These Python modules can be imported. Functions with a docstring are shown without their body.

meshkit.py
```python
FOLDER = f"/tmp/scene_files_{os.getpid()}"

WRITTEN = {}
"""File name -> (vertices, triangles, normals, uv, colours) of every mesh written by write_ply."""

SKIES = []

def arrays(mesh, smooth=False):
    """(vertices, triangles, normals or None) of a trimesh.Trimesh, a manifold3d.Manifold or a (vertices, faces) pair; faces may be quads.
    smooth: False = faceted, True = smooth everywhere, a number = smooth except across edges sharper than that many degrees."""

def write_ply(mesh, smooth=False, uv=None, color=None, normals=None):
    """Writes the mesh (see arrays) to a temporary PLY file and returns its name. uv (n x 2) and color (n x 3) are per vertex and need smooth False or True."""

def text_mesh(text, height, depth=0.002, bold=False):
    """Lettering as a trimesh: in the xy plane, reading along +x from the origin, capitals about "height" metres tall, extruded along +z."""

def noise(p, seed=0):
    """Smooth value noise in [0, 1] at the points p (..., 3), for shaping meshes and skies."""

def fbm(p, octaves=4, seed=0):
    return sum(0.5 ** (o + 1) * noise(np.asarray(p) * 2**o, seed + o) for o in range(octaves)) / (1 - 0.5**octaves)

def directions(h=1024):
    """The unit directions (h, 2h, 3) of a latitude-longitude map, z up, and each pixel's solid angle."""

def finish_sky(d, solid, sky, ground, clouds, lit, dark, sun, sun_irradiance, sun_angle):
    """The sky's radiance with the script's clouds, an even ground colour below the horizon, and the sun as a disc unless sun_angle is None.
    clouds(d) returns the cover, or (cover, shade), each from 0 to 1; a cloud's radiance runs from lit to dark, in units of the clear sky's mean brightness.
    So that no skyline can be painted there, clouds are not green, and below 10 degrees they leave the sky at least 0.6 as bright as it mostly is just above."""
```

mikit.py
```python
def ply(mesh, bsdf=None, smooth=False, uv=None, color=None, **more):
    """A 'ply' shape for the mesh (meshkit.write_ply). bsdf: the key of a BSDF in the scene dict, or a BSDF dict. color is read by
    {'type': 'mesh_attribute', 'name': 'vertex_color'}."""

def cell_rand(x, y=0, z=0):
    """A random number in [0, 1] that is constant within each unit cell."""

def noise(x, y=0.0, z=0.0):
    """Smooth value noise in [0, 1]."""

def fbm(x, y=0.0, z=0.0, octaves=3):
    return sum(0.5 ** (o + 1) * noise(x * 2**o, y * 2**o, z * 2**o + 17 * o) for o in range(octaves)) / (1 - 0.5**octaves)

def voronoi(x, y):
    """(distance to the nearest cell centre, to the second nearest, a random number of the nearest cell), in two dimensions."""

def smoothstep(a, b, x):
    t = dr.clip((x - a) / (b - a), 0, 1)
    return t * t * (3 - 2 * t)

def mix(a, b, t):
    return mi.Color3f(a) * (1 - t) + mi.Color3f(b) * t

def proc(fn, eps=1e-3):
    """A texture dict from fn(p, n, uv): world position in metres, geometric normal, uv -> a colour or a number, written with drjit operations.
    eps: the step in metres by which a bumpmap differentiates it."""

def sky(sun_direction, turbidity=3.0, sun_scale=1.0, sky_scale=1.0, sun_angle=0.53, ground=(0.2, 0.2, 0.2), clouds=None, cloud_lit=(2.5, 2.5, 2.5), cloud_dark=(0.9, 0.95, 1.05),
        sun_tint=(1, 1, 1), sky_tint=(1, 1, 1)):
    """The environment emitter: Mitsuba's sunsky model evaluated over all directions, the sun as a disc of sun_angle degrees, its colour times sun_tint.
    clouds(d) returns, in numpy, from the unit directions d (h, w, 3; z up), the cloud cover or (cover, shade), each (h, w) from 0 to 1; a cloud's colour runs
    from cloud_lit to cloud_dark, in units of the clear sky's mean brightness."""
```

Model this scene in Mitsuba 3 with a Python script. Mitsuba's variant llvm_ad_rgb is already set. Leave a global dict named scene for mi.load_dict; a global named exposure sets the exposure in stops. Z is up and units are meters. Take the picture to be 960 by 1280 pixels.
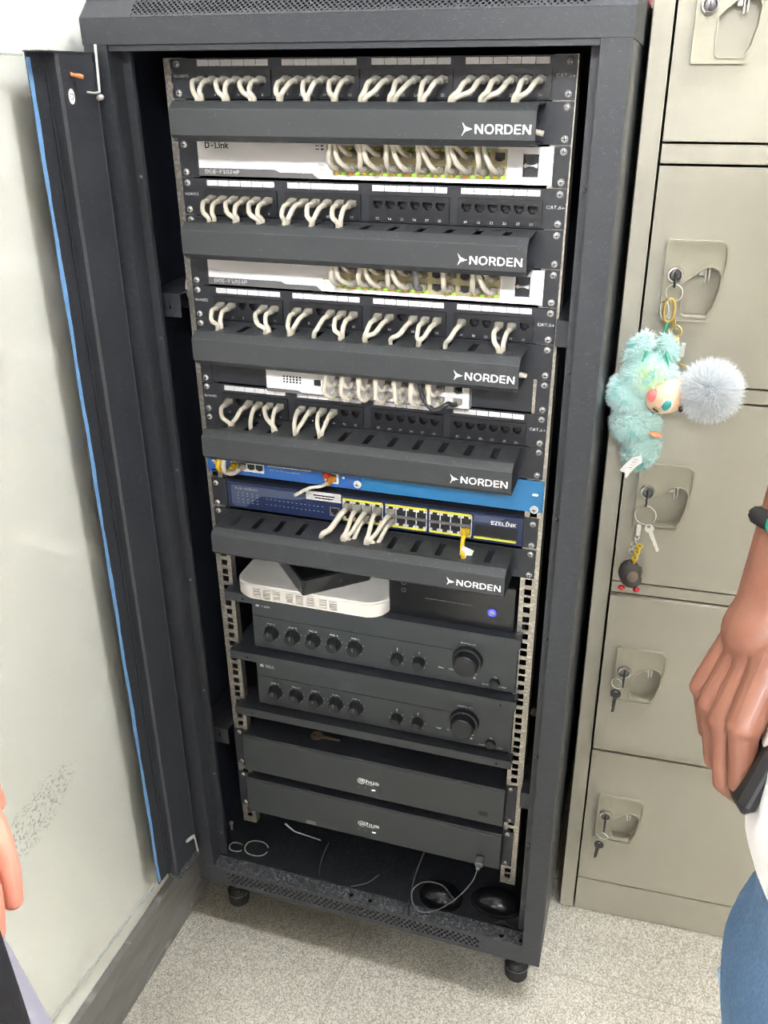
import math, random
import numpy as np
import trimesh
import drjit as dr
import mitsuba as mi
import mikit, meshkit
import manifold3d as m3
from shapely.geometry import Polygon, Point, LineString, box as sbox
from shapely.ops import unary_union
from shapely import affinity

random.seed(7)
rng = np.random.default_rng(7)
T = mi.ScalarTransform4f
scene, labels = {}, {}
PI = math.pi

# ------------------------------------------------------------------ camera, light, exposure
CAM = np.array([0.3496, -1.0513, -0.0266])
FWD, UP = np.array([-0.26494604, 0.85800564, -0.440034]), np.array([-0.12818852, 0.42095131, 0.89797979])
scene['camera'] = {'type': 'perspective', 'fov_axis': 'x', 'fov': math.degrees(2 * math.atan(480 / 1095.84)), 'near_clip': 0.02,
                   'to_world': T().look_at(origin=CAM.tolist(), target=(CAM + FWD).tolist(), up=UP.tolist())}
exposure = 0.68
FLOOR, CEIL = -1.41, 1.55
# ceiling lights: centre x, centre y, half width x, half length y, radiance
LAMPS = [(0.80, -0.15, 0.28, 0.14, 57.0), (0.80, -3.8, 0.60, 0.30, 126.0)]


# ------------------------------------------------------------------ helpers
def ply(mesh, mat, smooth=False, **k):
    return mikit.ply(mesh, 'mat_' + mat, smooth, **k)


def rgb(*c):
    return {'type': 'rgb', 'value': [float(x) for x in (c if len(c) == 3 else c * 3)]}


def srgb(r, g, b):
    f = lambda v: (v / 255 / 12.92) if v <= 10 else ((v / 255 + 0.055) / 1.055) ** 2.4
    return (f(r), f(g), f(b))


def pbr(col, rough=0.5, metal=0.0, **k):
    c = col if isinstance(col, dict) else rgb(*col)
    return {'type': 'twosided', 'bsdf': {'type': 'principled', 'base_color': c, 'roughness': rough, 'metallic': metal, **k}}


def bumped(inner, fn, scale, eps=5e-4):
    b = inner['bsdf'] if inner['type'] == 'twosided' else inner
    return {'type': 'twosided', 'bsdf': {'type': 'bumpmap', 'arbitrary': mikit.proc(fn, eps), 'scale': scale, 'bsdf': b}}


def cat(ms):
    ms = [m for m in ms if m is not None]
    return ms[0] if len(ms) == 1 else trimesh.util.concatenate(ms)


def bx(x0, x1, y0, y1, z0, z1, c=0.0):
    """box in millimetres with chamfer c -> mesh in metres"""
    x0, x1, y0, y1, z0, z1 = min(x0, x1), max(x0, x1), min(y0, y1), max(y0, y1), min(z0, z1), max(z0, z1)
    if c <= 0:
        m = trimesh.creation.box(bounds=[[x0, y0, z0], [x1, y1, z1]])
    else:
        c = min(c, (x1 - x0) * .45, (y1 - y0) * .45, (z1 - z0) * .45)
        P = []
        for i, (a, b) in enumerate(((x0, x1), (y0, y1), (z0, z1))):
            pass
        for sx in (0, 1):
            for sy in (0, 1):
                for sz in (0, 1):
                    X, Y, Z = (x0, x1)[sx], (y0, y1)[sy], (z0, z1)[sz]
                    dx, dy, dz = (c, -c)[sx], (c, -c)[sy], (c, -c)[sz]
                    P += [(X, Y + dy, Z + dz), (X + dx, Y, Z + dz), (X + dx, Y + dy, Z)]
        m = trimesh.Trimesh(P).convex_hull
    m.apply_scale(.001)
    return m


def ext(poly, axis, a, b):
    """extrude a shapely polygon (mm) along an axis from a to b. y: (u,v)=(x,z); x: (u,v)=(y,z); z: (u,v)=(x,y)"""
    out = []
    for g in getattr(poly, 'geoms', [poly]):
        if g.is_empty or g.area < 1e-6:
            continue
        m = trimesh.creation.extrude_polygon(g, abs(b - a), engine='earcut')
        v = np.array(m.vertices)
        u, w, d = v[:, 0], v[:, 1], v[:, 2] + min(a, b)
        if axis == 'y':
            m = trimesh.Trimesh(np.stack([u, d, w], 1), m.faces[:, ::-1], process=False)
        elif axis == 'x':
            m = trimesh.Trimesh(np.stack([d, u, w], 1), m.faces, process=False)
        else:
            m = trimesh.Trimesh(np.stack([u, w, d], 1), m.faces, process=False)
        out.append(m)
    m = cat(out)
    m.apply_scale(.001)
    return m


def spline(P, n=6):
    P = np.asarray(P, float)
    Q = np.vstack([2 * P[0] - P[1], P, 2 * P[-1] - P[-2]])
    out = []
    for i in range(1, len(Q) - 2):
        a, b, c, d = Q[i - 1], Q[i], Q[i + 1], Q[i + 2]
        for t in np.arange(n) / n:
            out.append(.5 * ((2 * b) + (c - a) * t + (2 * a - 5 * b + 4 * c - d) * t * t + (3 * b - a - 3 * c + d) * t ** 3))
    return np.array(out + [P[-1]])


def tube(P, r, n=8, closed=False, caps=True):
    """P in mm, radius mm (number or list) -> metres"""
    P = np.asarray(P, float)
    t = np.gradient(P, axis=0) if not closed else np.roll(P, -1, 0) - np.roll(P, 1, 0)
    t /= np.linalg.norm(t, axis=1, keepdims=True) + 1e-12
    a = np.cross(t[0], [0, 0, 1.0] if abs(t[0][2]) < .9 else [1.0, 0, 0])
    A = []
    for k in t:
        a = a - k * (a @ k)
        a /= np.linalg.norm(a) + 1e-12
        A.append(a)
    A = np.array(A)
    Bn = np.cross(t, A)
    ang = np.arange(n) * 2 * PI / n
    R = np.broadcast_to(np.asarray(r, float), (len(P),))[:, None, None]
    v = P[:, None] + R * (np.cos(ang)[None, :, None] * A[:, None] + np.sin(ang)[None, :, None] * Bn[:, None])
    L = len(P)
    f = []
    for i in range(L if closed else L - 1):
        j = (i + 1) % L
        for k in range(n):
            q = (k + 1) % n
            f += [(i * n + k, i * n + q, j * n + q), (i * n + k, j * n + q, j * n + k)]
    v = v.reshape(-1, 3)
    if caps and not closed:
        v = np.vstack([v, P[0], P[-1]])
        c0, c1 = len(v) - 2, len(v) - 1
        for k in range(n):
            q = (k + 1) % n
            f += [(c0, q, k), (c1, (L - 1) * n + k, (L - 1) * n + q)]
    return trimesh.Trimesh(v * .001, f, process=False)


def ring(c, R, r, axis, n=24, m=6):
    """torus, mm"""
    ax = np.array(axis, float)
    ax /= np.linalg.norm(ax)
    a = np.cross(ax, [0, 0, 1.0] if abs(ax[2]) < .9 else [1.0, 0, 0])
    a /= np.linalg.norm(a)
    b = np.cross(ax, a)
    th = np.arange(n) * 2 * PI / n
    return tube(np.array(c) + R * (np.cos(th)[:, None] * a + np.sin(th)[:, None] * b), r, m, closed=True)


def lathe(prof, c, axis='z', n=20):
    """profile [(r, h)] mm about an axis through c (mm); axis '-y' points to the viewer"""
    m = trimesh.creation.revolve(np.array(prof, float), sections=n)
    v = np.array(m.vertices)
    if axis == '-y':
        v = np.stack([v[:, 0], -v[:, 2], v[:, 1]], 1)
    elif axis == 'x':
        v = np.stack([v[:, 2], v[:, 0], v[:, 1]], 1)
    m = trimesh.Trimesh((v + np.array(c)) * .001, m.faces, process=False)
    return m


def rrect(x0, z0, x1, z1, r, n=5):
    return sbox(min(x0, x1) + r, min(z0, z1) + r, max(x0, x1) - r, max(z0, z1) - r).buffer(r, quad_segs=n)


def text(s, x, z, y, h, width=None, bold=False, depth=.25, slant=0.0):
    """lettering on a face that looks towards -y; x, z = left end of the base line (mm)"""
    m = meshkit.text_mesh(s, h, depth, bold)
    v = np.array(m.vertices)
    v[:, 0] -= v[:, 0].min()
    if width:
        v[:, 0] *= width / v[:, 0].max()
    v[:, 0] += slant * v[:, 1]
    return trimesh.Trimesh(np.stack([x + v[:, 0], y - v[:, 2], z + v[:, 1]], 1) * .001, m.faces, process=False)


def moved(m, M):
    m = m.copy()
    m.apply_transform(M)
    return m


count = {}


def key(base):
    k = count.get(base, 0)
    count[base] = k + 1
    return base if k == 0 else f'{base}_{k:03d}'


def thing(name, label, category, group=None, kind=None):
    k = key(name)
    labels[k] = {'label': label, 'category': category}
    if group:
        labels[k]['group'] = group
    if kind:
        labels[k]['kind'] = kind
    return k


XF = {}


def part(parent, name, mesh, mat, smooth=False, label=None, kind=None, color=None, **more):
    k = key(parent + '__' + name)
    if isinstance(mesh, dict):
        scene[k] = mesh
    else:
        root = parent.split('__')[0]
        if root in XF:
            mesh = XF[root](mesh.copy())
        scene[k] = ply(mesh, mat, smooth, color=color, **more)
    if label:
        labels.setdefault(k, {})['label'] = label
    if kind:
        labels.setdefault(k, {})['kind'] = kind
    return k


def solo(name, label, category, mesh, mat, smooth=False, group=None, kind=None, **more):
    k = thing(name, label, category, group, kind)
    scene[k] = ply(mesh, mat, smooth, **more)
    return k


def struct(name, mesh, mat, smooth=False, label=None):
    scene[name] = ply(mesh, mat, smooth)
    labels[name] = {'kind': 'structure', 'label': label or name.replace('_', ' ')}
    return name


def at(parent, name, d, x, y, z, label=None):
    """a copy of a shared ply dict at a place (mm)"""
    k = key(parent + '__' + name)
    scene[k] = {**d, 'to_world': T().translate([x * .001, y * .001, z * .001])}
    if label:
        labels[k] = {'label': label}
    return k


# ------------------------------------------------------------------ materials
noise, fbm, mix, smoothstep = mikit.noise, mikit.fbm, mikit.mix, mikit.smoothstep


def speck_fn(base, light, dens=0.62, s=900.0):
    def fn(p, n, uv):
        a = noise(p.x * s, p.y * s, p.z * s)
        b = noise(p.x * s * .21 + 5, p.y * s * .21, p.z * s * .21)
        return mix(base, light, smoothstep(dens, dens + .18, a * .75 + b * .25))
    return fn


def floor_fn(p, n, uv):
    s = 620.0
    a = noise(p.x * s, p.y * s)
    b = noise(p.x * s * 2.1 + 9, p.y * s * 2.1)
    big = fbm(p.x * 6, p.y * 6)
    t = smoothstep(.22, .78, .6 * a + .4 * b)
    c = mix(srgb(150, 143, 128), srgb(216, 210, 196), t)
    return c * (0.93 + .14 * big)


def skirt_fn(p, n, uv):
    v = fbm(p.y * 14 + p.z * 20, p.z * 60, 3.0, 4)
    w = noise(p.y * 26 - p.z * 42, p.z * 9, 1.0)
    line = smoothstep(.47, .5, w) * (1 - smoothstep(.5, .53, w))
    return mix(mix(srgb(92, 91, 88), srgb(122, 120, 116), v), srgb(170, 168, 163), .35 * line)


def wall_fn(p, n, uv):
    # scuffed patch: dark scratches low on the wall
    sy, sz = (p.y + .365) / .10, (p.z + .90) / .045
    m = 1 - smoothstep(.25, 1.0, dr.square(sy) + dr.square(sz) - .8 * sy * sz)
    g = noise(p.y * 330 + p.z * 210, p.z * 540 - p.y * 110, 2.0) * .6 + .4 * noise(p.y * 420, p.z * 420, 5.0)
    scr = smoothstep(.60, .67, g) * m
    return mix(srgb(238, 238, 228), srgb(150, 150, 146), .6 * scr)


def locker_bump(p, n, uv):
    return .5 * noise(p.x * 420, p.y * 420, p.z * 420) + .5 * noise(p.x * 210, p.y * 210, p.z * 210)


def jean_fn(p, n, uv):
    w = noise(p.x * 900, p.y * 900, p.z * 320)
    f = fbm(p.x * 16, p.y * 16, p.z * 9)
    return mix(srgb(72, 100, 132), srgb(108, 136, 166), smoothstep(.2, .8, .8 * f + .2 * w))


def skin_fn(a, b):
    def fn(p, n, uv):
        return mix(a, b, fbm(p.x * 40, p.y * 40, p.z * 40))
    return fn


M = {
    'black_powder': pbr(mikit.proc(speck_fn(srgb(43, 45, 50), srgb(60, 62, 67), .68, 800.)), .45),
    'side_gloss': pbr(srgb(46, 48, 52), .16),
    'dusty_powder': pbr(mikit.proc(speck_fn(srgb(43, 45, 50), srgb(128, 128, 126), .56, 1100.)), .5),
    'black_inside': pbr(srgb(36, 40, 50), .45),
    'tray_metal': pbr(mikit.proc(speck_fn(srgb(54, 56, 58), srgb(80, 81, 81), .7, 700.)), .46),
    'panel_black': pbr(srgb(40, 42, 47), .45),
    'module_black': pbr(srgb(28, 29, 32), .4),
    'cavity_shade_plastic': pbr(srgb(27, 27, 30), .5),  # black jack plastic; also paints the shade of openings on flat inserts
    'device_black': pbr(srgb(52, 56, 58), .42),
    'gloss_black': pbr(srgb(20, 21, 23), .22),
    'rubber': pbr(srgb(22, 22, 23), .6),
    'label_white': pbr(srgb(234, 233, 232), .5),
    'paper': pbr(srgb(226, 224, 220), .6),
    'print_white': pbr(srgb(235, 235, 235), .5),
    'print_grey': pbr(srgb(160, 162, 166), .5),
    'print_dark': pbr(srgb(40, 42, 44), .5),
    'silver_panel': pbr(srgb(242, 242, 240), .4),
    'stripe_grey': pbr(srgb(104, 103, 102), .45),
    'zinc': pbr(mikit.proc(speck_fn(srgb(168, 162, 152), srgb(196, 190, 180), .5, 300.)), .36, .75),
    'chrome': pbr(srgb(226, 224, 218), .3, .4),
    'lock_chrome': pbr(srgb(190, 188, 184), .18, .95),
    'brass': pbr(srgb(222, 190, 112), .25, .7),
    'copper': pbr(srgb(206, 128, 78), .35, .3),
    'cable': pbr(srgb(214, 206, 188), .45),
    'plug_clear': pbr(srgb(166, 160, 146), .3),
    'cable_grey': pbr(srgb(120, 122, 124), .45),
    'cable_mid': pbr(srgb(86, 88, 90), .4),
    'cable_dark': pbr(srgb(44, 46, 50), .45),
    'cable_yellow': pbr(srgb(238, 196, 40), .4),
    'led_yellow': pbr(srgb(250, 236, 70), .4),
    'led_amber': pbr(srgb(244, 180, 60), .4),
    'led_green': pbr(srgb(186, 244, 70), .4),
    'gold_port': pbr(srgb(178, 168, 128), .4),
    'blue_dark': pbr(srgb(44, 100, 172), .38),
    'blue_light': pbr(srgb(42, 120, 172), .38),
    'navy': pbr(srgb(28, 40, 74), .35),
    'slate': pbr(srgb(74, 84, 108), .35),
    'yellow_bar': pbr(srgb(232, 222, 84), .45),
    'orange_plug': pbr(srgb(228, 150, 48), .25, 0., spec_trans=0.0),
    'red_plug': pbr(srgb(196, 52, 30), .3),
    'router_white': pbr(srgb(224, 219, 208), .38),
    'vent_dark_green': pbr(srgb(44, 62, 52), .5),  # colour of the added block that darkens the router vents
    'film_blue': pbr(srgb(112, 156, 206), .35),
    'glass_edge': pbr(srgb(176, 182, 178), .25),
    'glass': {'type': 'thindielectric', 'int_ior': 1.5},
    'locker': bumped(pbr(srgb(165, 160, 146), .6, specular=.3), locker_bump, .00022, 4e-4),
    'locker_plain': pbr(srgb(165, 160, 146), .5),
    'plate': bumped(pbr(srgb(160, 155, 137), .4), locker_bump, .00012, 4e-4),
    'floor': pbr(mikit.proc(floor_fn), .45),
    'grout': pbr(srgb(168, 160, 146), .7),
    'skirting': pbr(mikit.proc(skirt_fn), .35),
    'wall_paint': pbr(mikit.proc(wall_fn), .5),
    'wall_plain': pbr(srgb(236, 234, 228), .6),
    'wall_far': pbr(srgb(172, 170, 166), .7),
    'wall_pink': pbr(srgb(226, 96, 124), .5),
    'ceiling_paint': pbr(srgb(236, 236, 232), .7),
    'skin_brown': pbr(mikit.proc(skin_fn(srgb(116, 75, 59), srgb(138, 92, 74))), .42),
    'skin_light': pbr(mikit.proc(skin_fn(srgb(214, 136, 116), srgb(226, 156, 136))), .45),
    'nail': pbr(srgb(214, 160, 136), .3),
    'jeans': pbr(mikit.proc(jean_fn), .8),
    'jean_seam': pbr(srgb(176, 200, 222), .8),
    'cotton_white': pbr(srgb(238, 238, 238), .85),
    'hair': pbr(srgb(26, 22, 20), .5),
    'eye_white': pbr(srgb(235, 235, 232), .3),
    'shoe': pbr(srgb(60, 58, 56), .6),
    'lavender': pbr(srgb(152, 149, 162), .85),
    'cloth_black': pbr(srgb(20, 19, 26), .8),
    'fur_vertex': pbr({'type': 'mesh_attribute', 'name': 'vertex_color'}, .85),
    'toy_face': pbr(srgb(244, 206, 170), .4),
    'toy_blush': pbr(srgb(238, 120, 116), .5),
    'toy_eye': pbr(srgb(64, 150, 140), .15),
    'toy_hand': pbr(srgb(236, 164, 116), .45),
    'green_plastic': pbr(srgb(40, 160, 120), .25),
    'charm_dark': pbr(srgb(58, 54, 52), .5),
    'charm_brown': pbr(srgb(112, 96, 84), .5),
    'charm_red': pbr(srgb(200, 40, 50), .4),
    'charm_yellow': pbr(srgb(232, 200, 60), .35),
    'steel_dark': pbr(srgb(110, 108, 108), .3, .9),
    'key_black': pbr(srgb(34, 34, 36), .35),
}
scene.update({'mat_' + k: v for k, v in M.items()})
EMIT_BLUE = {'type': 'area', 'radiance': rgb(.10, .10, 1.3)}
EMIT_LED = {'type': 'area', 'radiance': rgb(1.2, 1.2, .5)}
EMIT_WHITE = {'type': 'area', 'radiance': rgb(1.0, 1.0, 1.0)}

# ------------------------------------------------------------------ room
# left wall leans a touch away from the rack towards the viewer
def wall_x(y):
    return -.3405 + .022 * (y + .07)


def quad_prism(xy, z0, z1):
    p = Polygon([(a * 1000, b * 1000) for a, b in xy])
    return ext(p, 'z', z0 * 1000, z1 * 1000)


YB, YF, XR = .62, -5.0, 2.7
struct('wall_left', quad_prism([(wall_x(YB), YB), (wall_x(YF) - .1, YB), (wall_x(YF) - .1, YF), (wall_x(YF), YF)], FLOOR, CEIL), 'wall_paint', label='white painted wall behind the open glass door, scuffed low down')
struct('wall_back', quad_prism([(-.4, YB), (XR, YB), (XR, YB + .1), (-.4, YB + .1)], FLOOR, CEIL), 'wall_plain', label='white wall behind the cabinet and lockers')
struct('wall_right', quad_prism([(XR, YF), (XR + .1, YF), (XR + .1, YB), (XR, YB)], FLOOR, CEIL), 'wall_far', label='pale wall on the right of the room')
struct('wall_front', quad_prism([(-.6, YF - .1), (XR + .1, YF - .1), (XR + .1, YF), (-.6, YF)], FLOOR, CEIL), 'wall_far', label='pale wall behind the viewer')
struct('ceiling', quad_prism([(-.6, YF), (XR + .1, YF), (XR + .1, YB + .1), (-.6, YB + .1)], CEIL, CEIL + .1), 'ceiling_paint', label='white ceiling')
struct('trim_1', bx(-330, 500, 604, 620, 50, 190), 'wall_pink', label='pink band on the wall above the cabinet')
struct('baseboard_left', quad_prism([(wall_x(-.0) + .0005, 0.0), (wall_x(YF) + .0005, YF), (wall_x(YF) + .012, YF), (wall_x(0) + .012, 0.0)], FLOOR, FLOOR + .125), 'skirting', label='grey marbled skirting tile below the glass door')
struct('floor', bx(-700, 2800, -5100, 720, FLOOR * 1000 - 60, FLOOR * 1000 - 1.2), 'grout', label='floor of speckled beige tiles')
tile_d = None
PT = 645.0
for i in range(-1, 5):
    for j in range(-8, 1):
        x0, y0 = -24 + PT * i, 0 + PT * j
        X0, X1, Y0, Y1 = max(x0, -430), min(x0 + PT, 2690), max(y0, -4990), min(y0 + PT, 615)
        if X1 - X0 < 30 or Y1 - Y0 < 30:
            continue
        part('floor', 'tile', bx(X0 + .8, X1 - .8, Y0 + .8, Y1 - .8, FLOOR * 1000 - 1.2, FLOOR * 1000, .5), 'floor')

lamp_words = ['ceiling light panel in front of the lockers', 'wide ceiling light panel behind the viewer']
for (lx, ly, hx, hy, rad), lw in zip(LAMPS, lamp_words):
    k = thing('ceiling_light', 'white framed ' + lw, 'light', 'ceiling lights')
    X, Y, Z = lx * 1000, ly * 1000, CEIL * 1000
    fr = sbox(X - hx * 1000 - 15, Y - hy * 1000 - 15, X + hx * 1000 + 15, Y + hy * 1000 + 15).difference(sbox(X - hx * 1000, Y - hy * 1000, X + hx * 1000, Y + hy * 1000))
    part(k, 'frame', ext(fr, 'z', Z - 18, Z), 'ceiling_paint')
    part(k, 'diffuser', bx(X - hx * 1000, X + hx * 1000, Y - hy * 1000, Y + hy * 1000, Z - 12, Z - 9), 'ceiling_paint', emitter={'type': 'area', 'radiance': rgb(rad * .96, rad, rad * 1.07)})

# ------------------------------------------------------------------ cabinet
def lean(m):
    v = np.array(m.vertices)
    v[:, 0] -= (v[:, 2] + .65) * .0085
    return trimesh.Trimesh(v, m.faces, process=False)


CB = thing('rack_cabinet', 'tall black network rack cabinet with its glass door swung open', 'rack cabinet')
XF[CB] = lean
W, Y0, Y1 = 302.5, -75.0, 525.0
ZT, ZL, ZLB, ZBP = 11.5, -1268.0, -1306.0, -1290.0
# roof: front lip, perforated slope, flat top and sides
lip = Polygon([(-75, 11.5), (-73.4, 11.5), (-73.4, 37.6), (-55.4, 56.6), (-60, 58.6), (-75, 39)])
holes = []
slope_len = math.hypot(20, 19)
part(CB, 'roof_lip', bx(-W - 1, W + 1, -75, -73.4, ZT, 38.5, .4), 'black_powder')
sl = sbox(-W - 1, 0, W + 1, slope_len)
hs = []
nx = int(500 / 6.4)
for r in range(7):
    for c in range(nx):
        x = -238 + 6.4 * c + (3.2 if r % 2 else 0)
        rr = 1.15 if r in (0, 6) else 1.75
        if (c // 3 + r) % 4 == 0 and r in (1, 5):
            rr = 1.3
        hs.append(Point(x, 4.2 + 3.2 * r).buffer(rr, quad_segs=2))
sl = sl.difference(unary_union(hs))
m = ext(sl, 'z', 0, 1.2)
v = np.array(m.vertices) * 1000
dy, dz = 20 / slope_len, 19 / slope_len
m = trimesh.Trimesh(np.stack([v[:, 0], -75 + v[:, 1] * dy + v[:, 2] * dz, 38.5 + v[:, 1] * dz - v[:, 2] * dy], 1) * .001, m.faces[:, ::-1], process=False)
part(CB, 'roof_vent', m, 'black_powder', label='perforated sloping front edge of the roof')
part(CB, 'roof_top', bx(-W - 1, W + 1, -56, Y1, 56.3, 57.8), 'black_powder')
for s in (-1, 1):
    pr = Polygon([(-75, 11.5), (-75, 38.5), (-55, 57.5), (Y1, 57.5), (Y1, 11.5)])
    part(CB, 'roof_side', ext(pr, 'x', s * (W + 1), s * (W - .6)), 'black_powder')
part(CB, 'roof_liner', bx(-W + 3, W - 3, -71, Y1 - 3, ZT - 1, ZT + .4), 'black_inside')
part(CB, 'lintel', bx(-W + 30, W - 30, -72, -56, 5.5, ZT), 'black_powder')
part(CB, 'lintel', bx(-W + 30, W - 30, -56, -40, 7, ZT), 'black_powder')
for s in (-1, 1):
    # post: folded C profile seen from the front, outer return, inner return with a small hem
    pts = [(s * W, -75), (s * 273, -75), (s * 273, -46), (s * 262, -46), (s * 262, -40), (s * 275, -40), (s * 275, -73), (s * (W - 1.5), -73), (s * (W - 1.5), -35), (s * W, -35)]
    part(CB, 'post', ext(Polygon(pts), 'z', ZL, ZT), 'black_powder')
    part(CB, 'side_panel', bx(s * W, s * (W - 1.4), -35, Y1, ZL, ZT), 'side_gloss' if s > 0 else 'black_inside')
    part(CB, 'inner_channel', bx(s * (W - 8), s * (W - 30), -36, -20, ZL, ZT - 4, 1), 'black_inside')
    part(CB, 'rear_post', bx(s * W, s * (W - 30), Y1 - 40, Y1 - 2, ZL, ZT), 'black_inside')
    # small rivet heads down the post
    for z in (-130, -330, -520, -700, -905, -1080, -1215):
        part(CB, 'rivet', lathe([(0, 1.4), (1.6, 1.0), (2.3, 0)], (s * 267, -46.2, z), '-y', 8), 'steel_dark', True)
part(CB, 'rear_panel', bx(-W, W, Y1 - 1.5, Y1, ZL, ZT), 'black_inside')
# base: ledge, kick plate with perforations, floor of the cabinet
part(CB, 'base_ledge', cat([ext(sbox(-W, -75, W, -49).difference(unary_union([Point(x, y).buffer(3.5, quad_segs=4) for x, y in ((-20, -62), (14, -64), (238, -66), (270, -66))])), 'z', ZL - 1.5, ZL), bx(-W, W, -50.5, -49, ZBP, ZL)]), 'dusty_powder')
kick = sbox(-W, ZLB, W, ZL - 1.5)
hs = []
for r in range(4):
    for c in range(49):
        x = -245 + 9.2 * c + (4.6 if r % 2 else 0)
        hs.append(Point(x, -1278.5 - 5.6 * r).buffer(2.3, quad_segs=2))
kick = kick.difference(unary_union(hs))
part(CB, 'kick_plate', ext(kick, 'y', -75, -73.5), 'black_powder', label='perforated front plate of the base')
part(CB, 'base_pan', bx(-W, W, -75, Y1, ZLB - 1.2, ZLB), 'black_powder')
for s in (-1, 1):
    part(CB, 'base_side', bx(s * W, s * (W - 1.5), -75, Y1, ZLB, ZL), 'black_powder')
part(CB, 'base_plate', bx(-W + 2, W - 2, -49, Y1, ZBP - 1.5, ZBP), 'black_powder')
for x in (-262, 262):
    for y in (-20, 470):
        f = part(CB, 'foot', lathe([(0, FLOOR * 1000), (17, FLOOR * 1000), (19, FLOOR * 1000 + 3), (19, FLOOR * 1000 + 26), (14, FLOOR * 1000 + 34), (8, FLOOR * 1000 + 36), (8, ZLB - 14), (13, ZLB - 14), (13, ZLB - 1), (0, ZLB - 1)], (x, y, 0), 'z', 24), 'rubber', 40)
        part(f, 'rim', ring((x, y, FLOOR * 1000 + 27), 19, 1.2, (0, 0, 1), 28, 6), 'steel_dark', True)
# horizontal mounting bars between posts and rails
for s in (-1, 1):
    for z in (-276, -1000):
        b = part(CB, 'mounting_bar', cat([bx(s * 298, s * 246, -22, 30, z - 1.5, z, .4), ext(sbox(min(s * 298, s * 246), z - 31, max(s * 298, s * 246), z).difference(unary_union([sbox(s * q - 1.6, z - 20, s * q + 1.6, z - 10) for q in (262, 275)])), 'y', -22, -20.5), bx(s * 298, s * 246, 30, 480, z - 31, z, .4), bx(s * 298, s * 296, -22, 30, z - 31, z)]), 'black_powder')
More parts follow.
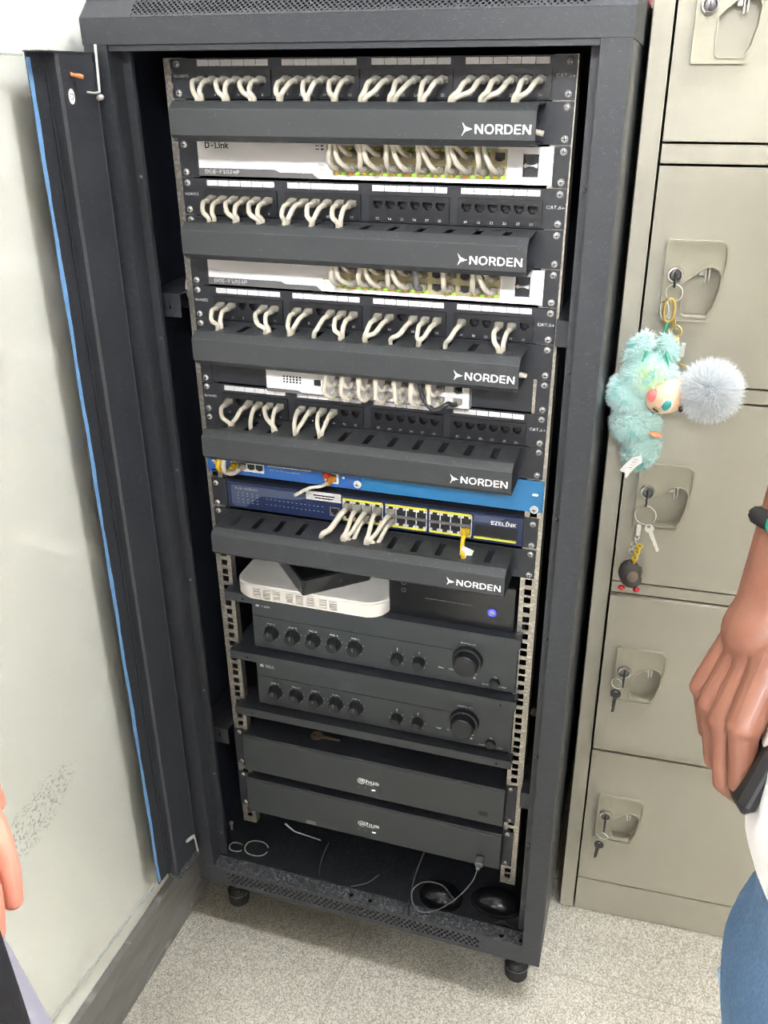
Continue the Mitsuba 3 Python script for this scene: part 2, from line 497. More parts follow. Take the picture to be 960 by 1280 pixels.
# rails
holes_z = [-U_ for U_ in []]
ZR0, ZR1 = 0.0, -1224.0
hz = []
u = 0
while True:
    base = -44.45 * u
    for o in (-6.35, -22.225, -38.1):
        z = base + o
        if z > ZR1 + 5:
            hz.append(z)
    u += 1
    if base < ZR1:
        break
for s in (-1, 1):
    face = sbox(min(s * 246, s * 221), ZR1, max(s * 246, s * 221), ZR0)
    face = face.difference(unary_union([sbox(s * 232.5 - 4.7, z - 4.7, s * 232.5 + 4.7, z + 4.7) for z in hz]))
    part(CB, 'rail', cat([ext(face, 'y', .3, 2.0), bx(s * 246, s * 244.4, 1.5, 32, ZR1, ZR0), bx(s * 221, s * 222.5, 1.5, 14, ZR1, ZR0)]), 'zinc', label='perforated zinc mounting rail')
    for zz in range(1, 27):
        part(CB, 'rail_mark', bx(s * 246.2, s * 246.0, 0.6, 9, -44.45 * zz - .4, -44.45 * zz + .4), 'print_dark') if s > 0 else None
    part(CB, 'rear_rail', bx(s * 243, s * 220, 440, 442, ZR1, ZR0), 'zinc')
# door: swung open by the left wall
th = math.radians(4.3)
D, Nn = np.array([-math.sin(th), -math.cos(th)]), np.array([math.cos(th), -math.sin(th)])
HX, HY = -310.0, -81.0


def door_xf(u, w, z):
    return np.array([HX + u * D[0] + w * Nn[0], HY + u * D[1] + w * Nn[1], z])


def door_map(m):
    v = np.array(m.vertices) * 1000
    u, w, z = v[:, 0], v[:, 1], v[:, 2]
    m = trimesh.Trimesh(np.stack([HX + u * D[0] + w * Nn[0], HY + u * D[1] + w * Nn[1], z], 1) * .001, m.faces[:, ::-1], process=False)
    v = np.array(m.vertices)
    v[:, 0] += (v[:, 2] + .65) * .0085     # the door does not lean with the shell
    return trimesh.Trimesh(v, m.faces, process=False)


prof = Polygon([(0, 0), (90, 0), (90, 2), (66, 2), (66, 5), (63, 5), (63, 16), (60, 19), (4, 19), (0, 16)])
dk = part(CB, 'door', door_map(ext(prof, 'z', -1224, 3)), 'black_powder', label='glazed door, open against the wall')
part(dk, 'end_cap', door_map(bx(0, 90, -2, 20, 3, 4.4)), 'black_powder')
part(dk, 'end_cap', door_map(bx(0, 64, 2, 24, -1232, -1224)), 'dusty_powder')
part(dk, 'hinge_rib', door_map(bx(-5, 0, 4, 16, -1200, -5, 2)), 'black_inside')
part(dk, 'pane', door_map(bx(66, 585, -2.02, -2.0, -1221, -1)), 'glass')
part(dk, 'pane_edge', door_map(bx(90, 585, -6, -2, -1, 1.2)), 'glass_edge')
part(dk, 'pane_edge', door_map(bx(90, 585, -6, -2, -1224, -1221)), 'glass_edge')
fz = np.linspace(-1220, -2, 60)
film = Polygon([(85.5 + .8 * math.sin(z * .031) + .5 * math.sin(z * .11), z) for z in fz] + [(91.5 + .7 * math.sin(z * .047), z) for z in fz[::-1]])
part(dk, 'edge_film', door_map(moved(ext(film, 'y', 2.1, 2.6), np.eye(4))), 'film_blue', label='blue protective film along the glass edge')
part(dk, 'far_strip', door_map(bx(500, 585, 0, 14, -1224, 3, 3)), 'black_powder')
# hinge pins with their bent levers, rubber stop, sticker
def dp(u, w, z):
    q = door_xf(u, w, z)
    q[0] += (z + 650) * .0085
    return q


pin_top = [dp(0 + 1, 26, 22), dp(2, 26, -38)]
part(dk, 'hinge_pin', tube([dp(2, 24, 12), dp(5, 24, -36)], 1.7, 8), 'chrome', True)
part(dk, 'hinge_pin', tube([dp(24, 22, -36), dp(14, 24, -37), dp(5, 24, -36)], 1.3, 8), 'chrome', True)
part(dk, 'hinge_pin', tube([dp(2, 24, -41), dp(8, 24, -42)], 3.2, 10), 'chrome', True)
part(dk, 'hinge_pin', tube([dp(6, 24, -1224), dp(10, 24, -1190), dp(12, 24, -1184)], 1.5, 8), 'chrome', True)
part(dk, 'hinge_pin', tube([dp(12, 24, -1182), dp(34, 26, -1172)], 2.8, 8), 'chrome', True)
part(dk, 'bumper', tube([dp(45, 19, -18), dp(42, 22, -19), dp(39, 27, -20), dp(37, 30, -21)], [2.6, 2.0, 2.8, 2.2], 10), 'copper', True, label='orange rubber bumper on the door frame')
st = [dp(48 + 5.2 * math.cos(a), 19.3, -40 + 8 * math.sin(a)) for a in np.linspace(0, 2 * PI, 20, endpoint=False)]
stv = np.array(st + [dp(48, 19.3, -40)]) * .001
sticker = trimesh.Trimesh(stv, [(20, (i + 1) % 20, i) for i in range(20)], process=False)
part(dk, 'sticker', sticker, 'label_white', label='small oval inspection sticker')
part(dk, 'sticker', ring(dp(48, 19.4, -40), 3.0, .35, (Nn[0], Nn[1], 0), 16, 4), 'print_dark')

# ------------------------------------------------------------------ screws (shared)
def screw_mesh():
    head = lathe([(0, 2.6), (2.2, 2.4), (3.6, 1.4), (4.1, .4), (4.1, 0)], (0, 0, 0), '-y', 14)
    return head


def cross_mesh():
    return cat([bx(-2.3, 2.3, -2.9, -2.2, -.45, .45), bx(-.45, .45, -2.9, -2.2, -2.3, 2.3)])


SCREW = ply(screw_mesh(), 'chrome', 45)
CROSS = ply(cross_mesh(), 'print_dark', False)


def screw(parent, x, z, y=-2.0):
    k = at(parent, 'screw', SCREW, x, y, z)
    at(k, 'slot', CROSS, x, y, z)


def ear_screws(parent, zt, y=-2.0):
    for s in (-1, 1):
        for z in (-6.35, -38.1):
            screw(parent, s * 232.5, zt + z, y)


# ------------------------------------------------------------------ patch panels
UH = 44.45
GX = [-205.8, -97.3, 11.4, 119.0]
PX = [g + 7.7 + 15.3 * i for g in GX for i in range(6)]
OPEN = unary_union([sbox(-5.6, -1.6, 5.6, 4.4), sbox(-3.2, -4.4, 3.2, -1.6)])
PORT = ply(cat([ext(OPEN.buffer(.5, join_style=2).difference(OPEN), 'y', -5.0, 6), ext(OPEN.buffer(.5, join_style=2), 'y', 6, 6.6)]), 'cavity_shade_plastic')
STRIP = ply(bx(-7.3, 7.3, -2.6, -1.9, -3.4, 3.4, .15), 'label_white')


def patch_panel(zt, label):
    k = thing('patch_bay', label, 'patch panel', 'patch panels in the rack')
    plate = sbox(-239.5, zt - UH + .6, 239.5, zt - .6)
    for g in GX:
        plate = plate.difference(sbox(g + 1, zt - 31, g + 91, zt - 17))
    part(k, 'plate', ext(plate, 'y', -2, 0), 'panel_black')
    for gi, g in enumerate(GX):
        md = sbox(g - 3, zt - 42, g + 95, zt - 13)
        for i in range(6):
            md = md.difference(affinity.translate(OPEN, g + 7.7 + 15.3 * i, zt - 23.7))
        part(k, 'port_module', ext(md, 'y', -5, -2.01), 'module_black')
        for i in range(6):
            at(k, 'port', PORT, g + 7.7 + 15.3 * i, 0, zt - 23.7)
            at(k, 'label_strip', STRIP, g + 7.7 + 15.3 * i, 0, zt - 5.6)
    nums = cat([text(str(i + 1), PX[i] - (1.2 if i < 9 else 2.4), zt - 40.6, -5, 2.6, depth=.2) for i in range(24)])
    part(k, 'port_numbers', nums, 'print_white', kind='stuff')
    part(k, 'lettering', text('KUWES', -237, zt - 21, -2, 3.2, 18.5), 'print_white')
    part(k, 'lettering', text('CAT.6+', 218.5, zt - 22, -2, 3.6, 20), 'print_white')
    ear_screws(k, zt)
    return k


# ------------------------------------------------------------------ cable trays
SX = [-187 + 33.5 * i for i in range(12)]


def arrow_logo(x, z, h, y):
    s = h
    p = Polygon([(x, z + .62 * s), (x + .38 * s, z + .22 * s), (x + 1.1 * s, z), (x + .38 * s, z - .22 * s), (x, z - .62 * s), (x + .24 * s, z)])
    return ext(p, 'y', y - .25, y)


def cable_tray(zt, label):
    k = thing('cable_tray', label, 'cable tray', 'black cable trays of the rack')
    part(k, 'mounting_plate', bx(-239.5, 239.5, -2, 0, zt - UH + .6, zt - .6), 'panel_black')
    slots = unary_union([rrect(x - 4.5, -50, x + 4.5, -13, 1.5, 2) for x in SX])
    pl = sbox(-210, -60, 210, -2)
    part(k, 'top', ext(pl.difference(slots), 'z', zt - 3, zt - 1.5), 'tray_metal')
    part(k, 'bottom', ext(pl.difference(slots), 'z', zt - 42.5, zt - 41), 'tray_metal')
    prof = [(-60, -1.5), (-70, -9), (-70, -36), (-62, -42.5)]
    line = LineString([(a, zt + b) for a, b in prof]).buffer(.8, cap_style=2, join_style=1, quad_segs=2)
    part(k, 'cover', ext(line, 'x', -210, 210), 'tray_metal')
    for s in (-1, 1):
        part(k, 'clip', bx(s * 204, s * 210, -66, -60, zt - 42, zt - 38, .6), 'tray_metal')
    n = cat([arrow_logo(133, zt - 26, 10.5, -70.8), text('NORDEN', 146.5, zt - 30.3, -70.8, 8.8, 59, True)])
    part(k, 'lettering', n, 'print_white')
    ear_screws(k, zt)
    return k


# ------------------------------------------------------------------ 24-port switches
DX = [-36 + 8.65 + 17.3 * i for i in range(12)]
DOPEN = unary_union([sbox(-5.9, -3.4, 5.9, 4.2), sbox(-3.4, -5.0, 3.4, -3.4)])
DPORT = ply(cat([ext(DOPEN.buffer(.9, join_style=2).difference(DOPEN), 'y', -4.8, 7), ext(DOPEN.buffer(.8, join_style=2), 'y', 7, 7.6)]), 'gold_port')
DBACK = ply(ext(DOPEN.buffer(.1, join_style=2), 'y', 5.4, 6.2), 'cavity_shade_plastic')
LEDM = {c: ply(bx(-2.6, 2.6, -5.6, -4.4, -1.6, 1.6, .3), 'led_' + c) for c in ('yellow', 'amber', 'green')}


def switch24(zt, label, used):
    k = thing('network_switch', label, 'network switch', 'silver switches in the rack')
    part(k, 'case', bx(-213, 222, 0, 200, zt - 42, zt - 1.5), 'panel_black')
    fp = sbox(-213.5, zt - 41.6, 222.5, zt - 1.6)
    for x in DX:
        for z in (-12.4, -28.2):
            fp = fp.difference(affinity.translate(DOPEN, x, zt + z))
    fp = fp.difference(sbox(189.6, zt - 33.4, 206, zt - 9.4))
    part(k, 'front_panel', ext(fp, 'y', -4, -.2), 'silver_panel')
    for c in range(6):
        pb = sbox(DX[2 * c] - 8.4, zt - 36.4, DX[2 * c + 1] + 8.4, zt - 4.6)
        for x in DX[2 * c:2 * c + 2]:
            for z in (-12.4, -28.2):
                pb = pb.difference(affinity.translate(DOPEN, x, zt + z))
        part(k, 'port_block', ext(pb, 'y', -4.8, -3.9), 'gold_port')
    st = Polygon([(-213.5, zt - 41.6), (-213.5, zt - 32.6), (-111, zt - 32.6), (-105, zt - 35.6), (-63, zt - 35.6), (-55, zt - 41.6)])
    part(k, 'stripe', ext(st, 'y', -4.4, -4), 'stripe_grey')
    for s, (a, b) in ((-1, (-239.5, -214.5)), (1, (223.5, 239.5))):
        part(k, 'ear', bx(a, b, -2, 0, zt - UH + .6, zt - .6), 'panel_black')
    for x in (-214.2, 223.0):
        part(k, 'side_edge', bx(x - .6, x + .6, -4.2, 1, zt - 42, zt - 1.5), 'device_black')
    part(k, 'lettering', text('D-Link', -203, zt - 9.6, -4, 6.6, 32, True), 'print_dark')
    part(k, 'model_lettering', text('DGS-F1024P', -205, zt - 38.6, -4.4, 4.4, 46), 'print_white')
    part(k, 'small_lettering', cat([bx(-58, -53.5, -4.2, -4, zt - 5.2, zt - 4.2), bx(-58, -53.5, -4.2, -4, zt - 9, zt - 8), bx(-51, -47.5, -4.3, -4, zt - 5.6, zt - 3.8), bx(-51, -47.5, -4.3, -4, zt - 9.4, zt - 7.6), text('Power', -54, zt - 27, -4, 2, 8)]), 'print_dark')
    part(k, 'port_light', bx(-52.5, -49.5, -4.6, -4, zt - 32, zt - 30, .3), 'led_yellow')
    seq = ['yellow', 'green', 'amber', 'green']
    for i, x in enumerate(DX):
        for r, z in enumerate((-12.4, -28.2)):
            at(k, 'port', DPORT, x, 0, zt + z)
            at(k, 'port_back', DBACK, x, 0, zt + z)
            on = (i, r) in used
            if on:
                zz = zt - 6.9 if r == 0 else zt - 34.6
                at(k, 'port_light', LEDM['amber' if (i * 3 + r) % 4 == 0 else 'yellow'], x - 4, 0, zz)
                at(k, 'port_light', LEDM['green'], x + 4.4, 0, zz)
    part(k, 'module_slot', cat([bx(189.8, 205.8, 6, 7, zt - 33, zt - 9.6), bx(189.2, 189.8, -4.2, 6, zt - 33.4, zt - 9.4), bx(205.8, 206.4, -4.2, 6, zt - 33.4, zt - 9.4)]), 'cavity_shade_plastic')
    sp = unary_union([sbox(190, zt - 22.2, 206, zt - 20.6), Polygon([(191, zt - 24), (191, zt - 18.6), (195.5, zt - 20.6), (195.5, zt - 22.2)]), Polygon([(205, zt - 24), (205, zt - 18.6), (200.5, zt - 20.6), (200.5, zt - 22.2)])])
    part(k, 'module_slot_divider', ext(sp, 'y', -4.6, 2), 'silver_panel')
    ear_screws(k, zt)
    return k


ZS = [-UH * i for i in range(12)]
P1 = patch_panel(ZS[0], 'topmost black 24-port patch panel, every port filled with off-white cables')
TR1 = cable_tray(ZS[1], 'topmost black cable tray under the highest patch panel')
used1 = {(i, r) for i in range(12) for r in range(2)} - {(11, 0)}
D1 = switch24(ZS[2], 'upper silver 24-port switch, nearly all of its ports cabled', used1)
P2 = patch_panel(ZS[3], 'second black patch panel from the top, left half cabled and right half empty')
TR2 = cable_tray(ZS[4], 'second black cable tray from the top, under the half-empty patch panel')
cols2 = [0, 1, 2, 3, 4, 5, 6, 8, 10, 11]
used2 = {(i, r) for i in cols2 for r in range(2)}
D2 = switch24(ZS[5], 'lower silver 24-port switch, its logo half hidden by the tray above', used2)
P3 = patch_panel(ZS[6], 'third black patch panel from the top, scattered cables below the lower silver switch')
TR3 = cable_tray(ZS[7], 'third black cable tray from the top, above the small white switch')
# small white switch on a plate
zt = ZS[8]
BP = thing('blanking_plate', 'plain black plate around the small white switch', 'blanking plate')
part(BP, 'plate', bx(-239.5, 239.5, 2.4, 4, zt - UH + .6, zt - .6), 'panel_black')
for s in (-1, 1):
    part(BP, 'ear', bx(s * 239.5, s * 223, -2, 0, zt - UH + .6, zt - .6), 'panel_black')
ear_screws(BP, zt)
S9 = thing('small_switch', 'small white 16-port switch half hidden under the third tray', 'network switch')
EX = [-31 + 22.6 * i for i in range(8)]
fp = sbox(-134.5, zt - 43.4, 142, zt - 3)
for x in EX:
    fp = fp.difference(affinity.translate(DOPEN, x, zt - 18)).difference(affinity.translate(DOPEN, x, zt - 33))
part(S9, 'case', ext(fp, 'y', -16, 2.2), 'silver_panel')
part(S9, 'skirt', ext(Polygon([(-134.5, zt - 43.4), (-134.5, zt - 39), (-90, zt - 39), (-84, zt - 41.5), (142, zt - 41.5), (142, zt - 43.4)]), 'y', -16.6, -16), 'stripe_grey')
for r in range(3):
    for c in range(6):
        part(S9, 'indicator', bx(-110 + 4.6 * c, -107.6 + 4.6 * c, -16.4, -16, zt - 22 - 3.6 * r, zt - 20 - 3.6 * r), 'print_dark')
part(S9, 'console_port', bx(-66, -57, -16.4, -16, zt - 30, zt - 22), 'cavity_shade_plastic')  # flat insert, socket depth painted as near-black
for x in EX:
    for z in (-18, -33):
        part(S9, 'port', ext(DOPEN, 'y', -6, -5), 'cavity_shade_plastic') if False else at(S9, 'port', DBACK, x, -10, zt + z)
P4 = patch_panel(ZS[9], 'lowest black patch panel, cabled on the left and empty to the right')
TR4 = cable_tray(ZS[10], 'fourth black cable tray from the top, just above the blue device')

# ------------------------------------------------------------------ cables
def plug_mesh(x, z, y0=-5, droop=1.5, w=5.2, L=15):
    a = bx(x - w, x + w, y0 - 3, y0 + 6, z - 3.6, z + 3.6, .8)
    b = tube([(x, y0 - 2, z), (x, y0 - L * .6, z - droop * .3), (x, y0 - L, z - droop)], [5.0, 4.8, 3.6], 10)
    return cat([a, b])


def cable(label, path, plugs, r=3.1, mat='cable', pm='plug_clear', group=None, name='patch_cable', sides=8, n=5):
    k = thing(name, label, 'cable', group)
    part(k, 'cord', tube(spline(path, n), r, sides), mat, True)
    for p in plugs:
        part(k, 'plug', p, pm, 40)
    return k


panel_word = {0: 'topmost', 3: 'second', 6: 'third', 9: 'lowest'}
ordw = {1: 'topmost', 2: 'second', 3: 'third', 4: 'fourth', 5: 'lowest'}


def fan(tx):
    c = int(np.argmin([abs(x - tx) for x in DX])) // 2
    return .5 * (DX[2 * c] + DX[2 * c + 1]) - 11


def panel_cable(u, port, xs, to=None, dropx=0, shift=0):
    """from a port of the panel at unit u, over into the tray below at slot x; to=(x, z) of a switch port below the tray"""
    zt = ZS[u]
    x, z = PX[port - 1], zt - 23.7
    lat = max(-16, min(16, (xs - x)))
    jit = lambda s: float(rng.uniform(-s, s))
    p = [(x, -19, z - 1), (x + lat * .06 - 1.5, -30 + jit(2), z - 3 + jit(1)), (x + lat * .45 - 1, -39 + jit(2), z - 12), (xs + jit(1.2) + dropx, -38 + jit(2), zt - 43), (xs + dropx, -36, zt - 56)]
    plugs = [plug_mesh(x, z)]
    if to is None:
        p += [(xs + dropx + 8, -34, zt - 70), (xs + dropx + 30, -32, zt - 76)]
    else:
        tx, tz, ty = to
        p += [(xs + .3 * (tx - xs), -50 + jit(6), zt - 66 + jit(5)), (xs + .75 * (tx - xs), -46 + jit(6), zt - 70 + jit(5)), (fan(tx) + .25 * (tx - fan(tx)) + jit(2), -40 + jit(3), zt - 84), (fan(tx) + .55 * (tx - fan(tx)) + jit(2), -36 + jit(3), tz + 12), (tx - 2, -27, tz + 2.5), (tx, -16, tz)]
        plugs.append(plug_mesh(tx, tz, -4.2, 0, 5.0, 10))
    return p, plugs


ORD = ['first', 'second', 'third', 'fourth', 'fifth', 'sixth', 'seventh', 'eighth', 'ninth', 'tenth', 'eleventh', 'twelfth', 'thirteenth', 'fourteenth', 'fifteenth', 'sixteenth', 'seventeenth', 'eighteenth', 'nineteenth', 'twentieth', 'twenty-first', 'twenty-second', 'twenty-third', 'twenty-fourth']


def port_words(u, port):
    return f'off-white cable in the {ORD[port - 1]} port from the left on the {panel_word[u]} patch panel'


# topmost panel -> upper silver switch
d1 = [(i, r) for i in range(12) for r in range(2) if (i, r) in used1]
order = sorted(d1)
for port in range(1, 25):
    slot = SX[(port - 1) // 2]
    dx = 2.6 if port % 2 == 0 else -2.6
    tgt = order[port - 1] if port - 1 < len(order) else None
    to = (DX[tgt[0]], ZS[2] + (-12.4, -28.2)[tgt[1]], -6) if tgt else None
    p, pl = panel_cable(0, port, slot, to, dx * .7)
    cable(port_words(0, port), p, pl, group='patch cables of the topmost panel')
# second panel -> lower silver switch
ends2 = {1: -187, 2: -181, 3: -153, 4: -151, 5: -122, 6: -118, 7: -88, 8: -84, 9: -54, 10: -51, 11: -20, 12: -16}
d2 = sorted(used2)
for port in range(1, 13):
    t = d2[port - 1]
    p, pl = panel_cable(3, port, ends2[port], (DX[t[0]], ZS[5] + (-12.4, -28.2)[t[1]], -6))
    cable(port_words(3, port), p, pl, group='patch cables of the second panel')
for t in d2[12:]:
    x, z = DX[t[0]], ZS[5] + (-12.4, -28.2)[t[1]]
    zt = ZS[4]
    p = [(x - 30, -46, zt - 20), (fan(x) - 2, -44, zt - 32), (fan(x) + .3 * (x - fan(x)), -40, zt - 44), (fan(x) + .6 * (x - fan(x)) + rng.uniform(-2, 2), -36, z + 12), (x - 2, -27, z + 2.5), (x, -16, z)]
    grey = t == (6, 1)
    cable(('grey' if grey else 'off-white') + f' cable in the {ORD[t[0]]} {"upper" if t[1] == 0 else "lower"} port of the lower silver switch', p, [plug_mesh(x, z, -4.2, 0, 5.0, 10)], mat='cable_grey' if grey else 'cable', group='cables of the lower silver switch')
# third panel
ends3 = {1: -189, 2: -183, 5: -122, 6: -117, 7: -88, 8: -85, 10: -54, 11: -21, 12: -17, 13: 12, 14: 15, 16: 46, 17: 80, 18: 83, 19: 115, 22: 179, 23: 184}
s9t = [(0, 0), (0, 1), (1, 0), (1, 1), (2, 0), (2, 1), (3, 0), (3, 1), (4, 0), (4, 1), (5, 0), (5, 1), (6, 0), (6, 1)]
for n_, port in enumerate(sorted(ends3)):
    to = None
    if n_ < len(s9t):
        c, r = s9t[n_]
        to = (EX[c], ZS[8] + (-18, -33)[r], -18)
    p, pl = panel_cable(6, port, ends3[port], None)
    if to:
        tx, tz, ty = to
        xs = ends3[port]
        p = p[:5] + [(xs + .3 * (tx - xs), -50, ZS[7] - 20), (xs + .8 * (tx - xs), -48, ZS[7] - 26), (tx - 7, -46, ZS[7] - 40), (tx - 8 + rng.uniform(-3, 3), -46, tz + 8), (tx - 3, -40, tz - 2), (tx, -30, tz)]
        pl.append(plug_mesh(tx, tz, -16.5, 0, 5.0, 10))
    cable(port_words(6, port), p, pl, group='patch cables of the third panel')
x, z = EX[7], ZS[8] - 33
cable('dark grey cable looping into the right end of the small white switch', [(x - 46, -46, ZS[7] - 30), (x - 38, -44, z + 12), (x - 22, -48, z - 3), (x - 6, -46, z + 6), (x - 2, -36, z + 2), (x, -28, z)], [plug_mesh(x, z, -16.5, 0, 5, 9)], mat='cable_dark')
# lowest panel
ends4 = {1: -183, 3: -178, 4: -152, 5: -116, 6: -119, 7: -88, 8: -84, 9: -53, 10: -49}
for port in sorted(ends4):
    p, pl = panel_cable(9, port, ends4[port], None)
    if port >= 4:
        x, z = PX[port - 1], ZS[9] - 22.7
        p = [(x, -17, z + 1), (x, -24, z - 1)] + [(x * .6 + ends4[port] * .4, -34, z - 10), (ends4[port], -38, ZS[10] + 1), (ends4[port] + 1, -36, ZS[10] - 12), (ends4[port] + 10, -34, ZS[10] - 28)]
    cable(port_words(9, port), p, pl, group='patch cables of the lowest panel')
# loose loop behind the left rail
cable('off-white cable loop showing beside the left rail', [(-246, 20, -240), (-252, 14, -258), (-254, 10, -275), (-250, 12, -290), (-240, 24, -296)], [], r=3.4)

# ------------------------------------------------------------------ blue device
BL = thing('blue_device', 'bright blue one-unit network device across the rack', 'network device')
zt = -491.0
part(BL, 'front_panel', cat([bx(-242, -8.4, -3, 0, zt - 44.5, zt, .4), bx(-213, 213, 0, 160, zt - 43, zt - 2)]), 'blue_dark')
part(BL, 'blank_panel', bx(-7.8, 243, -3, 0, zt - 44.5, zt, .4), 'blue_light')
fr = sbox(-205, zt - 37.5, -153, zt - 23).difference(unary_union([affinity.translate(DOPEN, x, zt - 29.6) for x in (-198.5, -185.7, -173, -160)]))
part(BL, 'port_frame', ext(fr, 'y', -4.4, -3), 'paper')
for x in (-198.5, -185.7, -173, -160):
    part(BL, 'port', ext(affinity.translate(DOPEN, x, zt - 29.6), 'y', -3.4, -3), 'cavity_shade_plastic')  # flat plates; the darkness inside the jacks is painted on
part(BL, 'label', bx(-147, -81, -3.6, -3, zt - 25.5, zt - 13), 'paper', label='white paper label')
part(BL, 'lettering', text('3000 Internet/Voice Gateway', -146, zt - 32, -3, 2.8, 48), 'print_grey')
part(BL, 'lettering', bx(-140, -90, -3.9, -3.6, zt - 24, zt - 20.6), 'print_grey')
part(BL, 'seam', cat([bx(-64, -62.6, -3.4, -3, zt - 40, zt - 18), bx(-23, -22.4, -3.2, -3, zt - 44, zt - 1)]), 'stripe_grey')
fr = sbox(-60, zt - 39, -40, zt - 22)
part(BL, 'port_frame', ext(fr.difference(sbox(-57, zt - 36, -43, zt - 25)), 'y', -4.4, -3), 'paper')
part(BL, 'port', bx(-57, -43, -3.4, -3, zt - 36, zt - 25), 'cavity_shade_plastic')
part(BL, 'status_light', lathe([(0, 1.2), (1.6, .6), (2, 0)], (-33, -3, zt - 29), '-y', 12), 'print_white', True)
part(BL, 'red_cap', lathe([(0, 12), (4, 11.5), (5.4, 9), (5.4, 0)], (-55, -3, zt - 24), '-y', 14), 'red_plug', 40, label='red dust cap')
for x, z in ((-12.5, -36), (232.5, -40.4)):
    part(BL, 'washer', lathe([(0, 1.2), (5.6, 1.2), (5.8, 0)], (x, -3, zt + z), '-y', 18), 'label_white')
    screw(BL, x, zt + z, -3.6)
part(BL, 'screw_hole', rrect and ext(rrect(228.5, zt - 21, 236.5, zt - 17.4, 1.7), 'y', -3.3, -3), 'label_white')
screw(BL, -232.5, zt - 29)
part(BL, 'slot', bx(-236, -226, -3.3, -2.9, zt - 43, zt - 40), 'cavity_shade_plastic')  # surface strip, painted dark in place of a real opening
zp = zt - 29.6
cable('yellow cable plugged in at the left end of the blue device', [(-198.5, -14, zp), (-200, -24, zp - 2), (-206, -36, zp + 6), (-202, -46, zp + 18), (-198, -44, zp + 40)], [plug_mesh(-198.5, zp, -4.5, 1, 5.2, 10)], r=3.8, mat='cable_yellow', pm='cable_yellow')
cable('off-white cable beside the yellow one on the blue device', [(-185.7, -17, zp), (-190, -28, zp - 2), (-196, -38, zp + 4), (-195, -44, zp + 18), (-190, -44, zp + 40)], [plug_mesh(-185.7, zp, -4.5, 1, 5.6, 12)], r=3.6)
cable('white cable with an amber plug on the blue device', [(-50, -22, zt - 31), (-56, -32, zt - 32), (-70, -38, zt - 34), (-84, -40, zt - 42), (-92, -38, zt - 48)], [plug_mesh(-50, zt - 31, -4.5, 1, 6.2, 18)], r=2.6, pm='orange_plug')

# ------------------------------------------------------------------ navy switch
zt = -546.0
EZ = thing('navy_switch', 'navy blue 24-port switch with yellow bars above its ports', 'network switch')
part(EZ, 'case', bx(-216, 222, -.5, 160, zt - 43, zt + 1), 'panel_black')
for s in (-1, 1):
    part(EZ, 'ear', bx(s * 239.5, s * 216, -2, 0, zt - 43.4, zt + .6), 'panel_black')
part(EZ, 'front_panel', bx(-213.5, 220.5, -5, -.5, zt - 42, zt, .6), 'navy')
sw = Polygon([(-207, zt - 8), (-205, zt - 5), (-40, zt - 5), (-110, zt - 17), (-160, zt - 19), (-172, zt - 28), (-185, zt - 39), (-203, zt - 39), (-207, zt - 35)])
part(EZ, 'sweep', ext(sw, 'y', -5.3, -5), 'slate', label='slate grey sweep printed on the front')
part(EZ, 'sweep', ext(Polygon([(153, zt - 3), (196, zt - 3), (180, zt - 13), (153, zt - 13)]), 'y', -5.3, -5), 'slate')
part(EZ, 'lettering', text('EZE SERIES', -200, zt - 11.5, -5.3, 3.2, 36), 'print_grey')
part(EZ, 'lettering', cat([text('EZELINK', 177, zt - 14.2, -5.3, 5.4, 34, True), Polygon and ext(Polygon([(197, zt - 7.2), (200.6, zt - 7.2), (198.8, zt - 8.8)]), 'y', -5.5, -5.3)]), 'print_white')
dots = []
for r, z in enumerate((-17, -21, -27, -32)):
    for c in range(5):
        dots.append(bx(-197 + 7.6 * c, -195.4 + 7.6 * c, -5.6, -5.2, zt + z - .6, zt + z + .7))
for c in range(14):
    for z in (-22, -30):
        dots.append(bx(-152 + 6.6 * c, -149.5 + 6.6 * c, -5.5, -5, zt + z - .3 - c * .02, zt + z + .3))
part(EZ, 'indicator_marks', cat(dots), 'print_grey', kind='stuff')
part(EZ, 'label', bx(-89, -36.5, -5.7, -5, zt - 12.5, zt + 1.0), 'paper', label='white paper label with two lines of print')
part(EZ, 'label_print', cat([bx(-78, -46, -5.9, -5.7, zt - 5.6, zt - 3.8), bx(-76, -48, -5.9, -5.7, zt - 9.6, zt - 7.8)]), 'print_dark')
part(EZ, 'console_port', ext(sbox(-54, zt - 34, -39, zt - 20).difference(unary_union([sbox(-52, zt - 29, -41, zt - 22), sbox(-49, zt - 32, -44, zt - 29)])), 'y', -6, -5), 'stripe_grey')
part(EZ, 'console_port', bx(-52, -41, -5.2, -5, zt - 32, zt - 22), 'cavity_shade_plastic')
for g in (-33.5, 29.5, 92.3):
    b = part(EZ, 'port_block', cat([bx(g, g + 58.5, -6, -5, zt - 36.5, zt - 3, .2)]), 'cavity_shade_plastic')
    part(b, 'bar', bx(g, g + 58.5, -9, -6, zt - 5.6, zt - 2.6, .3), 'yellow_bar', label='yellow bar')
    part(b, 'bar', bx(g, g + 58.5, -9, -6, zt - 37, zt - 34.4, .3), 'yellow_bar', label='yellow bar')
    part(b, 'divider', bx(g, g + 58.5, -8.4, -6, zt - 22.2, zt - 18.4), 'stripe_grey')
    for i in range(5):
        part(b, 'divider', bx(g + 14.5 * i, g + 14.5 * i + 1.1, -8, -6, zt - 35, zt - 5.4), 'label_white')
    for i in range(4):
        for z, sgn in ((-8, 1), (-32.5, -1)):
            for q in (1.1, 10.6):
                part(b, 'divider', bx(g + 14.5 * i + q, g + 14.5 * i + q + 3.0, -7.6, -6, zt + z - 1.6, zt + z + 1.6), 'label_white')
part(EZ, 'module_bay', bx(155, 214, -5.4, -5, zt - 33, zt - 17), 'cavity_shade_plastic')
